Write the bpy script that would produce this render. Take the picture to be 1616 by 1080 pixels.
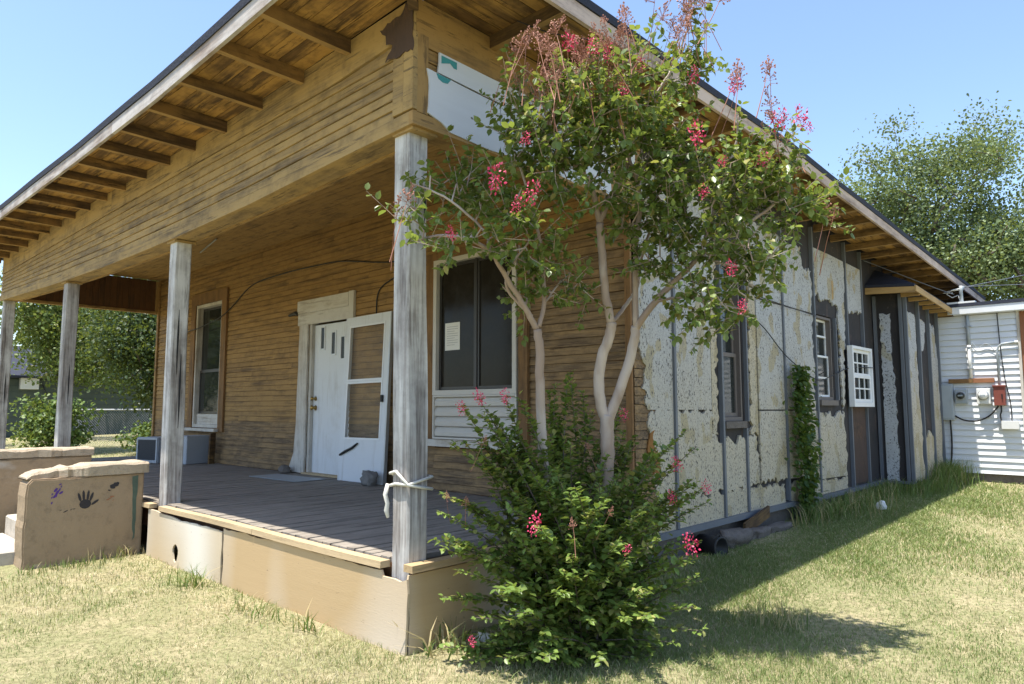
import bpy, bmesh, math, random
import numpy as np
from mathutils import Vector, Matrix
random.seed(7); rng = np.random.default_rng(7)
for o in list(bpy.data.objects): bpy.data.objects.remove(o)
scene = bpy.context.scene
col = scene.collection
# ------------------------------------------------------------------ camera
cam_d = bpy.data.cameras.new('camera'); cam = bpy.data.objects.new('camera', cam_d); col.objects.link(cam)
cam_d.sensor_width = 36; cam_d.lens = 24.39; cam_d.clip_end = 2000; cam_d.clip_start = .05
YAW, PIT = math.radians(43.16), math.radians(5.48)
CAM = Vector((3.192, -2.55, 1.39))
fwd = Vector((-math.sin(YAW)*math.cos(PIT), math.cos(YAW)*math.cos(PIT), math.sin(PIT)))
rgt = Vector((math.cos(YAW), math.sin(YAW), 0)); upv = rgt.cross(fwd)
cam.matrix_world = Matrix(((rgt.x, upv.x, -fwd.x, CAM.x), (rgt.y, upv.y, -fwd.y, CAM.y), (rgt.z, upv.z, -fwd.z, CAM.z), (0, 0, 0, 1)))
scene.camera = cam
# ------------------------------------------------------------------ sky and sun
SUN_TO = Vector((-.05, -.25, 1.0)).normalized()
world = bpy.data.worlds.new('World'); scene.world = world; world.use_nodes = True
wn = world.node_tree.nodes; wl = world.node_tree.links
bg = wn['Background']; sky = wn.new('ShaderNodeTexSky'); sky.sky_type = 'NISHITA'; sky.sun_disc = False
sky.sun_elevation = math.asin(SUN_TO.z); sky.sun_rotation = math.atan2(SUN_TO.x, SUN_TO.y)
sky.air_density = 1.0; sky.dust_density = 1.0; sky.ozone_density = 2.2; sky.altitude = 100
wl.new(sky.outputs[0], bg.inputs[0]); bg.inputs[1].default_value = .14
sd = bpy.data.lights.new('sun', 'SUN'); sun = bpy.data.objects.new('sun', sd); col.objects.link(sun)
sd.energy = 4.4; sd.angle = math.radians(.53); sd.color = (1, .95, .86)
sun.rotation_euler = (-SUN_TO).to_track_quat('-Z', 'Y').to_euler()
vs = scene.view_settings
vs.view_transform = 'Standard'; vs.look = 'None'; vs.gamma = 1; vs.use_curve_mapping = False
vs.exposure = 1.18
# ------------------------------------------------------------------ helpers
def tag(o, label=None, cat=None, group=None, kind=None):
    if label: o['label'] = label
    if cat: o['category'] = cat
    if group: o['group'] = group
    if kind: o['kind'] = kind
    return o
def empty(name, loc=(0, 0, 0), rz=0, label=None, cat=None, group=None):
    o = bpy.data.objects.new(name, None); col.objects.link(o); o.location = loc; o.rotation_euler = (0, 0, rz); o.empty_display_size = .1
    return tag(o, label, cat, group)
def link(name, me, mat, parent=None, loc=(0, 0, 0), rot=(0, 0, 0), smooth=False):
    if mat is not None and not me.materials: me.materials.append(mat)
    if smooth: me.polygons.foreach_set('use_smooth', [True]*len(me.polygons))
    o = bpy.data.objects.new(name, me); col.objects.link(o); o.location = loc; o.rotation_euler = rot
    if parent: o.parent = parent
    return o
class MB:
    def __init__(s): s.v = []; s.f = []
    def box(s, x0, x1, y0, y1, z0, z1):
        n = len(s.v)
        s.v += [(x0,y0,z0),(x1,y0,z0),(x1,y1,z0),(x0,y1,z0),(x0,y0,z1),(x1,y0,z1),(x1,y1,z1),(x0,y1,z1)]
        s.f += [(n,n+3,n+2,n+1),(n+4,n+5,n+6,n+7),(n,n+1,n+5,n+4),(n+1,n+2,n+6,n+5),(n+2,n+3,n+7,n+6),(n+3,n,n+4,n+7)]; return s
    def sweep(s, secs):                     # list of equal-length closed sections, capped
        n = len(s.v); k = len(secs[0])
        for sec in secs: s.v += [tuple(p) for p in sec]
        for i in range(len(secs)-1):
            for j in range(k):
                a = n+i*k+j; b = n+i*k+(j+1) % k
                s.f.append((a, b, b+k, a+k))
        s.f.append(tuple(n+j for j in reversed(range(k)))); s.f.append(tuple(n+(len(secs)-1)*k+j for j in range(k))); return s
    def tube(s, pts, r, n=6):
        pts = [Vector(p) for p in pts]; m = len(pts)
        rr = r if isinstance(r, (list, tuple)) else [r]*m
        secs = []; ref = None
        for i, p in enumerate(pts):
            t = (pts[min(i+1, m-1)]-pts[max(i-1, 0)]).normalized()
            if ref is None: ref = t.orthogonal().normalized()
            u = (ref-t*ref.dot(t)).normalized(); ref = u; w = t.cross(u)
            secs.append([p+(u*math.cos(2*math.pi*j/n)+w*math.sin(2*math.pi*j/n))*rr[i] for j in range(n)])
        return s.sweep(secs)
    def mesh(s, name='m'):
        me = bpy.data.meshes.new(name); me.from_pydata(s.v, [], s.f); me.update(); return me
    def build(s, name, mat, parent=None, loc=(0, 0, 0), rot=(0, 0, 0), smooth=False, bevel=0, seg=1):
        me = s.mesh(name)
        bm = bmesh.new(); bm.from_mesh(me)
        if bevel: bmesh.ops.bevel(bm, geom=bm.edges[:], offset=bevel, segments=seg, affect='EDGES', profile=.5)
        bmesh.ops.recalc_face_normals(bm, faces=bm.faces[:])
        bm.to_mesh(me); bm.free()
        return link(name, me, mat, parent, loc, rot, smooth)
def box(name, b, mat, parent=None, bevel=0, loc=(0, 0, 0), rot=(0, 0, 0)):
    return MB().box(*b).build(name, mat, parent, loc, rot, bevel=bevel)
def plate(name, outer, mat, parent, axis, at, thick, holes=()):
    """flat panel with ragged outline: outline in the two other axes, front at `at`, going back `thick`"""
    bm = bmesh.new()
    def mk(p): return {'x': (at, p[0], p[1]), 'y': (p[0], at, p[1]), 'z': (p[0], p[1], at)}[axis]
    edges = []
    for loop in [outer]+list(holes):
        vs_ = [bm.verts.new(mk(p)) for p in loop]
        for i in range(len(vs_)): edges.append(bm.edges.new((vs_[i], vs_[(i+1) % len(vs_)])))
    bmesh.ops.triangle_fill(bm, edges=edges, use_beauty=True)
    r = bmesh.ops.extrude_face_region(bm, geom=bm.faces[:])
    d = {'x': Vector((thick, 0, 0)), 'y': Vector((0, thick, 0)), 'z': Vector((0, 0, thick))}[axis]
    bmesh.ops.translate(bm, verts=[g for g in r['geom'] if isinstance(g, bmesh.types.BMVert)], vec=d)
    bmesh.ops.recalc_face_normals(bm, faces=bm.faces[:])
    me = bpy.data.meshes.new(name); bm.to_mesh(me); bm.free()
    return link(name, me, mat, parent)
def ragged(poly, amp=.012, step=.05, keep=()):
    out = []
    n = len(poly)
    for i in range(n):
        a = Vector(poly[i]); b = Vector(poly[(i+1) % n]); L = (b-a).length
        if i in keep: out.append(tuple(a)); continue
        k = max(1, int(L/step)); nr = Vector((-(b-a).y, (b-a).x)).normalized(); w = 0
        for j in range(k):
            w = .55*w+random.gauss(0, amp)
            out.append(tuple(a+(b-a)*(j/k)+(nr*w if j else Vector((0, 0)))))
    return out
def interp(x, pts): return float(np.interp(x, [p[0] for p in pts], [p[1] for p in pts]))
def gz(x, y):                                # height of the ground
    return .065+.012*np.clip(y, 0, 12.5)-.03*np.clip((np.asarray(x)-1.2)/3, 0, 1)-.02*np.clip((-1-np.asarray(y))/2, 0, 1)
# ------------------------------------------------------------------ materials
class NT:
    def __init__(s, name):
        s.m = bpy.data.materials.new(name); s.m.use_nodes = True; s.t = s.m.node_tree; s.n = s.t.nodes
        s.b = s.n['Principled BSDF']; s.out = s.n['Material Output']
    def new(s, t, **k):
        n = s.n.new(t)
        for a, b in k.items(): setattr(n, a, b)
        return n
    def put(s, sock, v):
        if hasattr(v, 'is_output') or isinstance(v, bpy.types.NodeSocket): s.t.links.new(v, sock)
        else: sock.default_value = v
    def vec(s, scale=(1, 1, 1), rand=True):
        tc = s.new('ShaderNodeTexCoord'); mp = s.new('ShaderNodeMapping'); s.t.links.new(tc.outputs['Object'], mp.inputs[0])
        mp.inputs['Scale'].default_value = scale
        if rand:
            oi = s.new('ShaderNodeObjectInfo'); mu = s.new('ShaderNodeMath', operation='MULTIPLY'); mu.inputs[1].default_value = 57
            s.t.links.new(oi.outputs['Random'], mu.inputs[0]); s.t.links.new(mu.outputs[0], mp.inputs['Location'])
        return mp.outputs[0]
    def rnd(s): return s.new('ShaderNodeObjectInfo').outputs['Random']
    def noise(s, v, scale=5, detail=4, rough=.55, dist=0):
        n = s.new('ShaderNodeTexNoise'); s.put(n.inputs['Vector'], v); n.inputs['Scale'].default_value = scale
        n.inputs['Detail'].default_value = detail; n.inputs['Roughness'].default_value = rough; n.inputs['Distortion'].default_value = dist
        return n.outputs['Fac']
    def vor(s, v, scale, feature='DISTANCE_TO_EDGE'):
        n = s.new('ShaderNodeTexVoronoi', feature=feature); s.put(n.inputs['Vector'], v); n.inputs['Scale'].default_value = scale
        return n.outputs[0]
    def ramp(s, f, *st):
        n = s.new('ShaderNodeValToRGB'); e = n.color_ramp.elements; s.put(n.inputs[0], f)
        while len(e) < len(st): e.new(.5)
        for q, (p, c) in zip(e, st):
            q.position = p; q.color = (c, c, c, 1) if not isinstance(c, tuple) else (*c, 1)
        return n.outputs[0]
    def mix(s, f, a, b, mode='MIX'):
        n = s.new('ShaderNodeMix', data_type='RGBA', blend_type=mode); s.put(n.inputs[0], f)
        s.put(n.inputs[6], (*a, 1) if isinstance(a, tuple) else a); s.put(n.inputs[7], (*b, 1) if isinstance(b, tuple) else b)
        return n.outputs[2]
    def math(s, op, a, b=0):
        n = s.new('ShaderNodeMath', operation=op); s.put(n.inputs[0], a); s.put(n.inputs[1], b); return n.outputs[0]
    def sep(s, v, i):
        n = s.new('ShaderNodeSeparateXYZ'); s.put(n.inputs[0], v); return n.outputs[i]
    def bump(s, h, st=.4, d=.01):
        n = s.new('ShaderNodeBump'); n.inputs['Strength'].default_value = st; n.inputs['Distance'].default_value = d; s.put(n.inputs['Height'], h)
        s.t.links.new(n.outputs[0], s.b.inputs['Normal'])
    def fin(s, color, rough=.75, spec=.3, metal=0):
        s.put(s.b.inputs['Base Color'], (*color, 1) if isinstance(color, tuple) else color); s.put(s.b.inputs['Roughness'], rough)
        s.b.inputs['Specular IOR Level'].default_value = spec; s.b.inputs['Metallic'].default_value = metal; return s.m
def wood(name, sc, paint, paint2, bare, dark, lo=.45, hi=.62, dirt=.5, grain=1.0, rough=.75):
    """painted board, paint worn along the grain; sc squeezes the pattern so that it runs along the board"""
    t = NT(name); v = t.vec(sc)
    g = t.noise(v, 9*grain, 6, .65, .3); big = t.noise(t.vec((1, 1, 1)), 1.7, 5, .6)
    f = t.math('ADD', t.math('MULTIPLY', g, .55), t.math('MULTIPLY', big, .45))
    worn = t.ramp(f, (lo, 0.0), (hi, 1.0))
    fine = t.noise(v, 40*grain, 4, .6)
    pc = t.mix(t.noise(v, 3, 3), paint, paint2)
    bc = t.mix(t.ramp(fine, (.35, 0.0), (.65, 1.0)), bare, dark)
    c = t.mix(worn, pc, bc)
    flake = t.noise(v, 16*grain, 8, .75)
    c = t.mix(t.math('MULTIPLY', t.ramp(flake, (.56, 0.0), (.62, 1.0)), min(1, dirt*1.3)), c, dark)
    c = t.mix(t.math('MULTIPLY', t.ramp(t.noise(t.vec((1, 1, 1)), 5, 6, .7), (.48, 0.0), (.72, 1.0)), dirt), c, dark)
    c = t.mix(t.math('MULTIPLY', t.rnd(), .22), c, tuple(.75*q for q in paint2))
    t.bump(t.math('SUBTRACT', fine, t.math('MULTIPLY', worn, .6)), .35, .006)
    return t.fin(c, rough, .25)
mus, mus2, mbare, mdark = (.40, .255, .10), (.32, .20, .078), (.22, .145, .075), (.08, .053, .033)
M = {}
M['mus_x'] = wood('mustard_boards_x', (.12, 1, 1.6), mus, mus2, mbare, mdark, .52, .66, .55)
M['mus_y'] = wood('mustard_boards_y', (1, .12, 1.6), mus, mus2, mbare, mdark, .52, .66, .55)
M['mus_z'] = wood('mustard_boards_z', (1, 1, .12), mus, mus2, mbare, mdark, .52, .66, .55)
M['wall_x'] = wood('porch_wall_boards', (.1, 1, 2), (.41, .25, .095), (.325, .195, .073), (.225, .14, .068), (.075, .049, .031), .48, .66, .42)
M['wallworn'] = wood('weathered_wall_boards', (.14, 1, 2), (.35, .225, .105), (.29, .185, .088), (.25, .17, .095), (.075, .05, .032), .42, .56, .7)
M['frieze_x'] = wood('faded_mustard_boards', (.1, 1, 2), (.45, .31, .135), (.38, .255, .105), (.29, .21, .12), (.095, .068, .044), .47, .64, .65)
M['soffit_x'] = wood('soffit_boards_x', (.1, 1, 1), (.47, .28, .085), (.38, .215, .065), (.16, .09, .042), (.05, .032, .02), .47, .58, .8)
M['soffit_y'] = wood('soffit_boards_y', (1, .1, 1), (.47, .28, .085), (.38, .215, .065), (.16, .09, .042), (.05, .032, .02), .47, .58, .8)
M['raft_y'] = wood('rafter_front', (1, .12, 1), (.33, .20, .075), (.24, .14, .055), (.12, .075, .042), (.045, .03, .02), .42, .55, .8)
M['raft_x'] = wood('rafter_side', (.12, 1, 1), (.36, .22, .085), (.26, .16, .06), (.13, .08, .042), (.045, .03, .02), .42, .56, .8)
M['brown_z'] = wood('dark_brown_boards', (1, 1, .1), (.13, .065, .03), (.10, .05, .025), (.09, .05, .03), (.04, .025, .018), .5, .66, .4)
M['post'] = wood('weathered_post', (1, 1, .05), (.72, .71, .69), (.58, .57, .55), (.36, .33, .31), (.11, .09, .08), .43, .58, .5, 1.5)
M['fascia_x'] = wood('fascia_front', (.1, 1, 1), (.55, .52, .50), (.42, .39, .37), (.36, .28, .22), (.14, .10, .08), .45, .6, .35)
M['fascia_y'] = wood('fascia_side', (1, .1, 1), (.62, .50, .42), (.52, .41, .34), (.42, .32, .25), (.16, .11, .09), .45, .62, .3)
M['trim'] = wood('old_white_trim', (1, 1, .1), (.62, .60, .55), (.54, .50, .44), (.44, .36, .25), (.16, .11, .07), .5, .66, .3)
M['trim_x'] = wood('old_white_trim_x', (.1, 1, 1), (.62, .60, .55), (.54, .50, .44), (.44, .36, .25), (.16, .11, .07), .5, .66, .3)
M['brown_trim'] = wood('worn_brown_trim', (1, 1, .1), (.27, .15, .06), (.22, .12, .05), (.17, .10, .05), (.06, .035, .02), .48, .64, .4)
M['deck'] = wood('grey_deck_board', (1, .07, 1), (.32, .285, .24), (.25, .215, .18), (.35, .31, .255), (.10, .085, .07), .45, .62, .4)
M['nosing_x'] = wood('tan_nosing', (.08, 1, 1), (.55, .42, .26), (.48, .36, .21), (.42, .33, .22), (.18, .13, .08), .52, .68, .25)
M['nosing_y'] = wood('tan_nosing_y', (1, .08, 1), (.50, .36, .20), (.42, .30, .16), (.40, .30, .19), (.18, .13, .08), .5, .68, .3)
M['newwood_y'] = wood('yellow_lumber_y', (1, .1, 1), (.52, .35, .16), (.44, .28, .11), (.36, .22, .09), (.15, .09, .045), .5, .68, .2)
M['newwood_x'] = wood('yellow_lumber_x', (.1, 1, 1), (.52, .35, .16), (.44, .28, .11), (.36, .22, .09), (.15, .09, .045), .5, .68, .2)
def doorpaint():
    t = NT('blueish_white_door_paint'); v = t.vec((1, 1, 1))
    d = t.ramp(t.noise(v, 3, 6, .7), (.5, 0.0), (.8, 1.0)); low = t.noise(t.vec((6, 6, .6)), 3, 5, .6)
    c = t.mix(t.math('MULTIPLY', d, .5), (.66, .68, .70), (.45, .43, .40)); c = t.mix(t.math('MULTIPLY', t.ramp(low, (.55, 0.0), (.75, 1.0)), .35), c, (.36, .33, .29))
    t.bump(t.noise(v, 60, 3), .06, .004); return t.fin(c, .5, .4)
M['doorpaint'] = doorpaint()
def plywood(name, a, b, chalk, amt, lo):
    t = NT(name); v = t.vec((1.2, 1.2, 3), False)
    c = t.mix(t.noise(t.vec((.5, .5, 9), False), 3, 5, .6), a, b)
    c = t.mix(t.math('MULTIPLY', t.ramp(t.noise(t.vec((.8, .8, .35), False), 1.2, 1, .4), (lo, 0.0), (lo+.22, 1.0)), amt), c, chalk)
    c = t.mix(t.ramp(t.noise(t.vec((1, 1, 5), False), 14, 5, .7), (.66, 0.0), (.72, 1.0)), c, (.22, .15, .09))
    z = t.sep(t.vec((1, 1, 1), False), 2)
    t.bump(t.noise(t.vec((2, 2, 14), False), 8, 4), .2, .004); return t.fin(c, .7, .3)
M['ply'] = plywood('tan_plywood', (.50, .36, .20), (.44, .31, .165), (.70, .66, .60), .8, .43)
M['ply2'] = plywood('chalky_plywood', (.52, .40, .25), (.46, .35, .21), (.72, .69, .62), .9, .44)
def stucco():
    t = NT('tan_cement_plaster'); v = t.vec((1, 1, 1), False)
    c = t.mix(t.noise(v, 2.2, 6, .65), (.40, .30, .20), (.27, .20, .13)); c = t.mix(t.math('MULTIPLY', t.ramp(t.noise(v, 9, 7, .7), (.52, 0.0), (.7, 1.0)), .5), c, (.16, .125, .09))
    c = t.mix(t.ramp(t.noise(t.vec((1, 1, 2.5), False), 1.3, 4, .5), (.62, 0.0), (.75, 1.0)), c, (.50, .47, .44))
    t.bump(t.noise(v, 35, 7, .7), .55, .012); return t.fin(c, .9, .2)
M['stucco'] = stucco()
def conc(name, a, b, bs=.5):
    t = NT(name); v = t.vec((1, 1, 1)); c = t.mix(t.noise(v, 4, 7, .65), a, b)
    c = t.mix(t.math('MULTIPLY', t.ramp(t.noise(v, 18, 6, .7), (.5, 0.0), (.7, 1.0)), .4), c, tuple(.4*q for q in b))
    t.bump(t.noise(v, 40, 7, .7), bs, .012); return t.fin(c, .9, .2)
M['cement'] = conc('broken_cement', (.50, .42, .32), (.36, .29, .21), .9)
M['stepcem'] = conc('step_cement', (.52, .48, .42), (.42, .38, .32), .4)
M['stone'] = conc('rubble_stone', (.20, .175, .155), (.11, .095, .085), 1.0)
M['rock'] = conc('grey_rock', (.26, .245, .23), (.17, .16, .15), .9)
def foam(name, white, cream, tan, wire):
    t = NT(name); v = t.vec((1, 1, 1), False); z = t.sep(v, 2)
    low = t.ramp(t.math('ADD', t.math('MULTIPLY', z, .3), t.math('MULTIPLY', t.noise(v, 1.6, 4), .35)), (.46, 1.0), (.86, 0.0))
    c = t.mix(low, white, cream)
    blot = t.noise(t.vec((1, 2.2, 1.5), False), 1.9, 2, .45)
    c = t.mix(t.math('MULTIPLY', t.ramp(blot, (.565, 0.0), (.585, 1.0)), .8), c, tan)
    grime = t.noise(t.vec((1, 5, .7), False), 3, 6, .7)
    c = t.mix(t.math('MULTIPLY', t.ramp(grime, (.45, 0.0), (.75, 1.0)), .45), c, (.30, .29, .27))
    spec = t.noise(t.vec((1, 1.7, 1.0), False), 34, 6, .66)
    msk = t.ramp(t.noise(v, 2.7, 3, .6), (.35, .0), (.55, .05))
    c = t.mix(t.ramp(t.math('ADD', spec, msk), (.615, 0.0), (.635, 1.0)), c, (.06, .055, .05))
    chip = t.noise(t.vec((1, 2.2, 1.1), False), 11, 5, .7)
    c = t.mix(t.ramp(chip, (.665, 0.0), (.685, 1.0)), c, (.07, .06, .055))
    if wire: c = t.mix(t.math('MULTIPLY', t.ramp(t.vor(v, 30), (.035, 1.0), (.07, 0.0)), wire), c, (.16, .16, .165))
    t.bump(t.math('SUBTRACT', t.noise(v, 12, 5), t.ramp(t.vor(v, 30), (.0, 1.0), (.1, 0.0))), .35, .006)
    return t.fin(c, .75, .3)
M['foam'] = foam('weathered_foam_sheathing', (.45, .455, .455), (.50, .44, .325), (.39, .325, .185), .3)
M['foamcream'] = foam('cream_foam_sheathing', (.50, .43, .30), (.50, .43, .30), (.40, .325, .18), .35)
def foamw():
    t = NT('bluish_foam_sheathing'); v = t.vec((1, 1, 1), False)
    c = t.mix(t.noise(t.vec((1, .6, 5), False), 3, 5, .6), (.64, .68, .75), (.54, .57, .63)); c = t.mix(t.ramp(t.noise(v, 13, 3, .5), (.72, 0.0), (.74, 1.0)), c, (.08, .07, .06))
    t.bump(t.noise(v, 8, 4), .2, .01); return t.fin(c, .6, .35)
M['foamwhite'] = foamw()
M['foamgrey'] = foam('grey_foam_sheathing', (.50, .52, .56), (.52, .53, .53), (.44, .40, .28), .25)
def felt():
    t = NT('black_building_felt'); v = t.vec((1, 1, 1), False)
    c = t.mix(t.noise(v, 2.5, 6, .6), (.055, .05, .05), (.028, .026, .028)); c = t.mix(t.ramp(t.noise(t.vec((1, 1, .4), False), 5, 6, .7), (.58, 0.0), (.74, 1.0)), c, (.12, .085, .07))
    c = t.mix(t.ramp(t.noise(v, 28, 4, .6), (.70, 0.0), (.73, 1.0)), c, (.4, .39, .36))
    t.bump(t.noise(v, 9, 5), .3, .01); return t.fin(c, .8, .25)
M['felt'] = felt()
def simple(name, c, r=.6, spec=.4, metal=0, var=.25, sc=6, b=.1):
    t = NT(name); v = t.vec((1, 1, 1)); cc = t.mix(t.noise(v, sc, 6, .65), c, tuple(q*(1-var) for q in c)); t.bump(t.noise(v, sc*6, 4), b, .004); return t.fin(cc, r, spec, metal)
M['batten'] = simple('grey_batten', (.16, .175, .20), .55, .4, 0, .35, 5)
M['metal'] = simple('galvanised_metal', (.42, .44, .46), .42, .5, .6, .3)
M['greybox'] = simple('grey_enamel', (.36, .40, .43), .45, .5, 0, .2)
M['redbox'] = simple('rusty_red_enamel', (.26, .07, .05), .6, .4, 0, .45, 9)
M['rust'] = simple('rust_brown_wood', (.36, .16, .08), .8, .3, 0, .45, 9)
M['whiteplastic'] = simple('white_plastic', (.72, .72, .70), .45, .4, 0, .12)
M['vinyl'] = simple('white_vinyl', (.78, .79, .80), .4, .4, 0, .1)
M['siding'] = simple('white_clapboard', (.74, .76, .78), .55, .35, 0, .18, 3)
M['louver'] = simple('cream_louver', (.58, .55, .50), .55, .35, 0, .15, 3)
M['black'] = simple('black_rubber', (.018, .018, .02), .5, .4, 0, .3)
M['bronze'] = simple('dark_bronze_frame', (.035, .032, .03), .4, .5, 0, .2)
M['winbrown'] = simple('grey_brown_sash', (.17, .145, .13), .6, .35, 0, .3, 12)
M['brass'] = simple('old_brass', (.45, .30, .10), .35, .5, .9, .3)
M['paper'] = simple('printed_paper', (.74, .73, .69), .8, .2, 0, .06)
M['ink'] = simple('faint_ink', (.34, .34, .34), .8, .2, 0, .1)
M['rope'] = simple('white_rope', (.72, .70, .64), .9, .1, 0, .25, 40)
M['handblack'] = simple('black_hand_paint', (.055, .05, .055), .8, .2, 0, .4, 40)
M['handpurple'] = simple('purple_paint', (.13, .06, .30), .8, .2, 0, .4, 40)
M['handgreen'] = simple('green_paint', (.12, .17, .135), .8, .2, 0, .5, 20)
M['handorange'] = simple('orange_paint', (.42, .19, .10), .8, .2, 0, .4, 30)
M['teal'] = simple('teal_print', (.06, .30, .33), .7, .3, 0, .2, 20)
M['grille'] = simple('dark_grille', (.045, .05, .06), .6, .3, 0, .4, 30)
M['acbody'] = simple('dull_blue_grey_casing', (.40, .43, .47), .5, .4, 0, .2, 4)
M['greenwall'] = simple('dark_green_clapboard', (.085, .11, .10), .7, .3, 0, .25, 3)
M['orange_dust'] = simple('torn_orange_foam', (.34, .17, .06), .9, .1, 0, .5, 20)
def shingle():
    t = NT('dark_blue_shingle'); v = t.vec((1, 1, 1), False); c = t.mix(t.noise(v, 70, 3), (.024, .028, .045), (.042, .046, .064))
    t.bump(t.noise(v, 50, 4), .5, .01); return t.fin(c, .85, .25)
M['shingle'] = shingle()
M['rustfelt'] = wood('rust_stained_felt', (1, 1, .4), (.10, .06, .045), (.06, .045, .04), (.15, .085, .05), (.03, .025, .025), .5, .62, .4)
def glass(name, tint=(.014, .017, .016), r=.04, sp=.5):
    t = NT(name); v = t.vec((1, 1, 1))
    c = t.mix(t.noise(v, 2.2, 4), tint, tuple(1.9*q for q in tint)); dust = t.ramp(t.noise(v, 5, 6, .7), (.45, .0), (.8, .35))
    c = t.mix(t.math('MULTIPLY', dust, .25), c, (.20, .19, .17)); t.bump(t.noise(t.vec((1, 1, 1)), 2.5, 2), .05, .02)
    return t.fin(c, t.math('ADD', t.math('MULTIPLY', dust, .5), r), sp)
M['glass'] = glass('dusty_dark_glass')
M['glassdull'] = glass('dull_screened_glass', (.016, .014, .011), .12, .12)
def screen():
    t = NT('see_through_pane'); tr = t.new('ShaderNodeBsdfTransparent'); mx = t.new('ShaderNodeMixShader'); gl = t.b
    t.fin((.30, .28, .24), .25, .4); mx.inputs[0].default_value = .09
    t.t.links.new(tr.outputs[0], mx.inputs[1]); t.t.links.new(gl.outputs[0], mx.inputs[2]); t.t.links.new(mx.outputs[0], t.out.inputs[0]); return t.m
M['screen'] = screen()
def ground_mat():
    t = NT('dry_lawn_soil'); v = t.vec((1, 1, 1), False)
    c = t.mix(t.noise(v, .9, 5, .6), (.36, .31, .18), (.22, .25, .11)); c = t.mix(t.ramp(t.noise(v, 3.1, 7, .7), (.42, 0.0), (.7, 1.0)), c, (.44, .37, .23))
    c = t.mix(t.ramp(t.noise(v, 28, 6, .7), (.45, 0.0), (.7, 1.0)), c, (.13, .12, .06))
    t.bump(t.noise(v, 40, 6, .7), .8, .03); return t.fin(c, .95, .1)
M['soil'] = ground_mat()
def leafmat(name, trans=.35, rough=.38, spec=.5):
    t = NT(name); at = t.new('ShaderNodeAttribute', attribute_name='tint')
    t.fin(at.outputs['Color'], rough, spec)
    tl = t.new('ShaderNodeBsdfTranslucent'); hs = t.mix(.5, at.outputs['Color'], (.30, .34, .03), 'MIX'); t.t.links.new(hs, tl.inputs[0])
    mx = t.new('ShaderNodeMixShader'); mx.inputs[0].default_value = trans
    t.t.links.new(t.b.outputs[0], mx.inputs[1]); t.t.links.new(tl.outputs[0], mx.inputs[2]); t.t.links.new(mx.outputs[0], t.out.inputs[0]); return t.m
M['leaf'] = leafmat('glossy_leaf', .42, .38, .45); M['leaf_far'] = leafmat('far_leaf', .3, .5, .35); M['blade'] = leafmat('grass_blade', .3, .6, .2)
def petal():
    t = NT('pink_petal'); at = t.new('ShaderNodeAttribute', attribute_name='tint'); return t.fin(at.outputs['Color'], .6, .2)
M['petal'] = petal()
def bark(name, a, b, c3):
    t = NT(name); c = t.mix(t.noise(t.vec((1, 1, .25), False), 7, 5, .6), a, b); c = t.mix(t.ramp(t.noise(t.vec((1, 1, .4), False), 4, 4), (.5, 0.0), (.62, 1.0)), c, c3)
    t.bump(t.noise(t.vec((1, 1, .3), False), 30, 4), .3, .006); return t.fin(c, .65, .3)
M['bark'] = bark('smooth_myrtle_bark', (.36, .28, .23), (.25, .18, .14), (.46, .39, .34))
M['darkbark'] = bark('dark_tree_bark', (.13, .10, .08), (.08, .065, .05), (.16, .13, .11))
# ------------------------------------------------------------------ ground
def make_ground():
    xs = np.concatenate([np.linspace(-400, -40, 10), np.linspace(-36, -14, 10), np.linspace(-13, 8, 64), np.linspace(10, 40, 10), np.linspace(60, 400, 8)])
    ys = np.concatenate([np.linspace(-200, -10, 8), np.linspace(-7, 16, 70), np.linspace(19, 60, 12), np.linspace(90, 500, 8)])
    X, Y = np.meshgrid(xs, ys); Z = gz(X, Y)+.012*np.sin(X*2.1+1)*np.sin(Y*1.7)+.008*np.sin(X*4.7+Y*3.1)
    nx, ny = len(xs), len(ys); v = np.stack([X, Y, Z], -1).reshape(-1, 3)
    f = [(j*nx+i, j*nx+i+1, (j+1)*nx+i+1, (j+1)*nx+i) for j in range(ny-1) for i in range(nx-1)]
    me = bpy.data.meshes.new('ground'); me.from_pydata(v.tolist(), [], f); me.update()
    o = link('ground', me, M['soil'], smooth=True); tag(o, kind='structure'); return o
make_ground()
# ------------------------------------------------------------------ the house
house = empty('house', (0, 0, 0), 0, 'weathered mustard wooden house with deep front porch and stripped side wall', 'house')
D = 2.32; XL = -10.4; LEN = 13.2
PX = [0, -3.468, -6.936, -10.404]
def zb(x): return interp(x, [(-10.5, 3.13), (-7, 3.0), (-5, 2.955), (-3.4, 2.95), (-1.84, 2.97), (-.6, 3.02), (.2, 3.045)])   # sagging beam
def zF(x): return interp(x, [(-11.2, 3.9), (-7.5, 3.88), (-4, 3.815), (-2.2, 3.80), (-.6, 3.835), (.8, 3.87)])              # front eave, top
def zS(y): return interp(y, [(-.8, 3.87), (.65, 3.87), (3.9, 3.88), (8.2, 3.73), (13.5, 3.53)])                              # side eave, top
def run_x(name, x0, x1, lo, hi, yb, yf0, yf1, mat, parent, n=None, jit=0):
    n = n or max(1, int(abs(x1-x0)/.8)); secs = []; ph = random.random()*6
    for i in range(n+1):
        x = x0+(x1-x0)*i/n; w = jit*math.sin(ph+x*2.3)
        secs.append([(x, yb, lo(x)+w), (x, yf0, lo(x)+w), (x, yf1, hi(x)+w), (x, yb, hi(x)+w)])
    return MB().sweep(secs).build(name, mat, parent)
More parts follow.
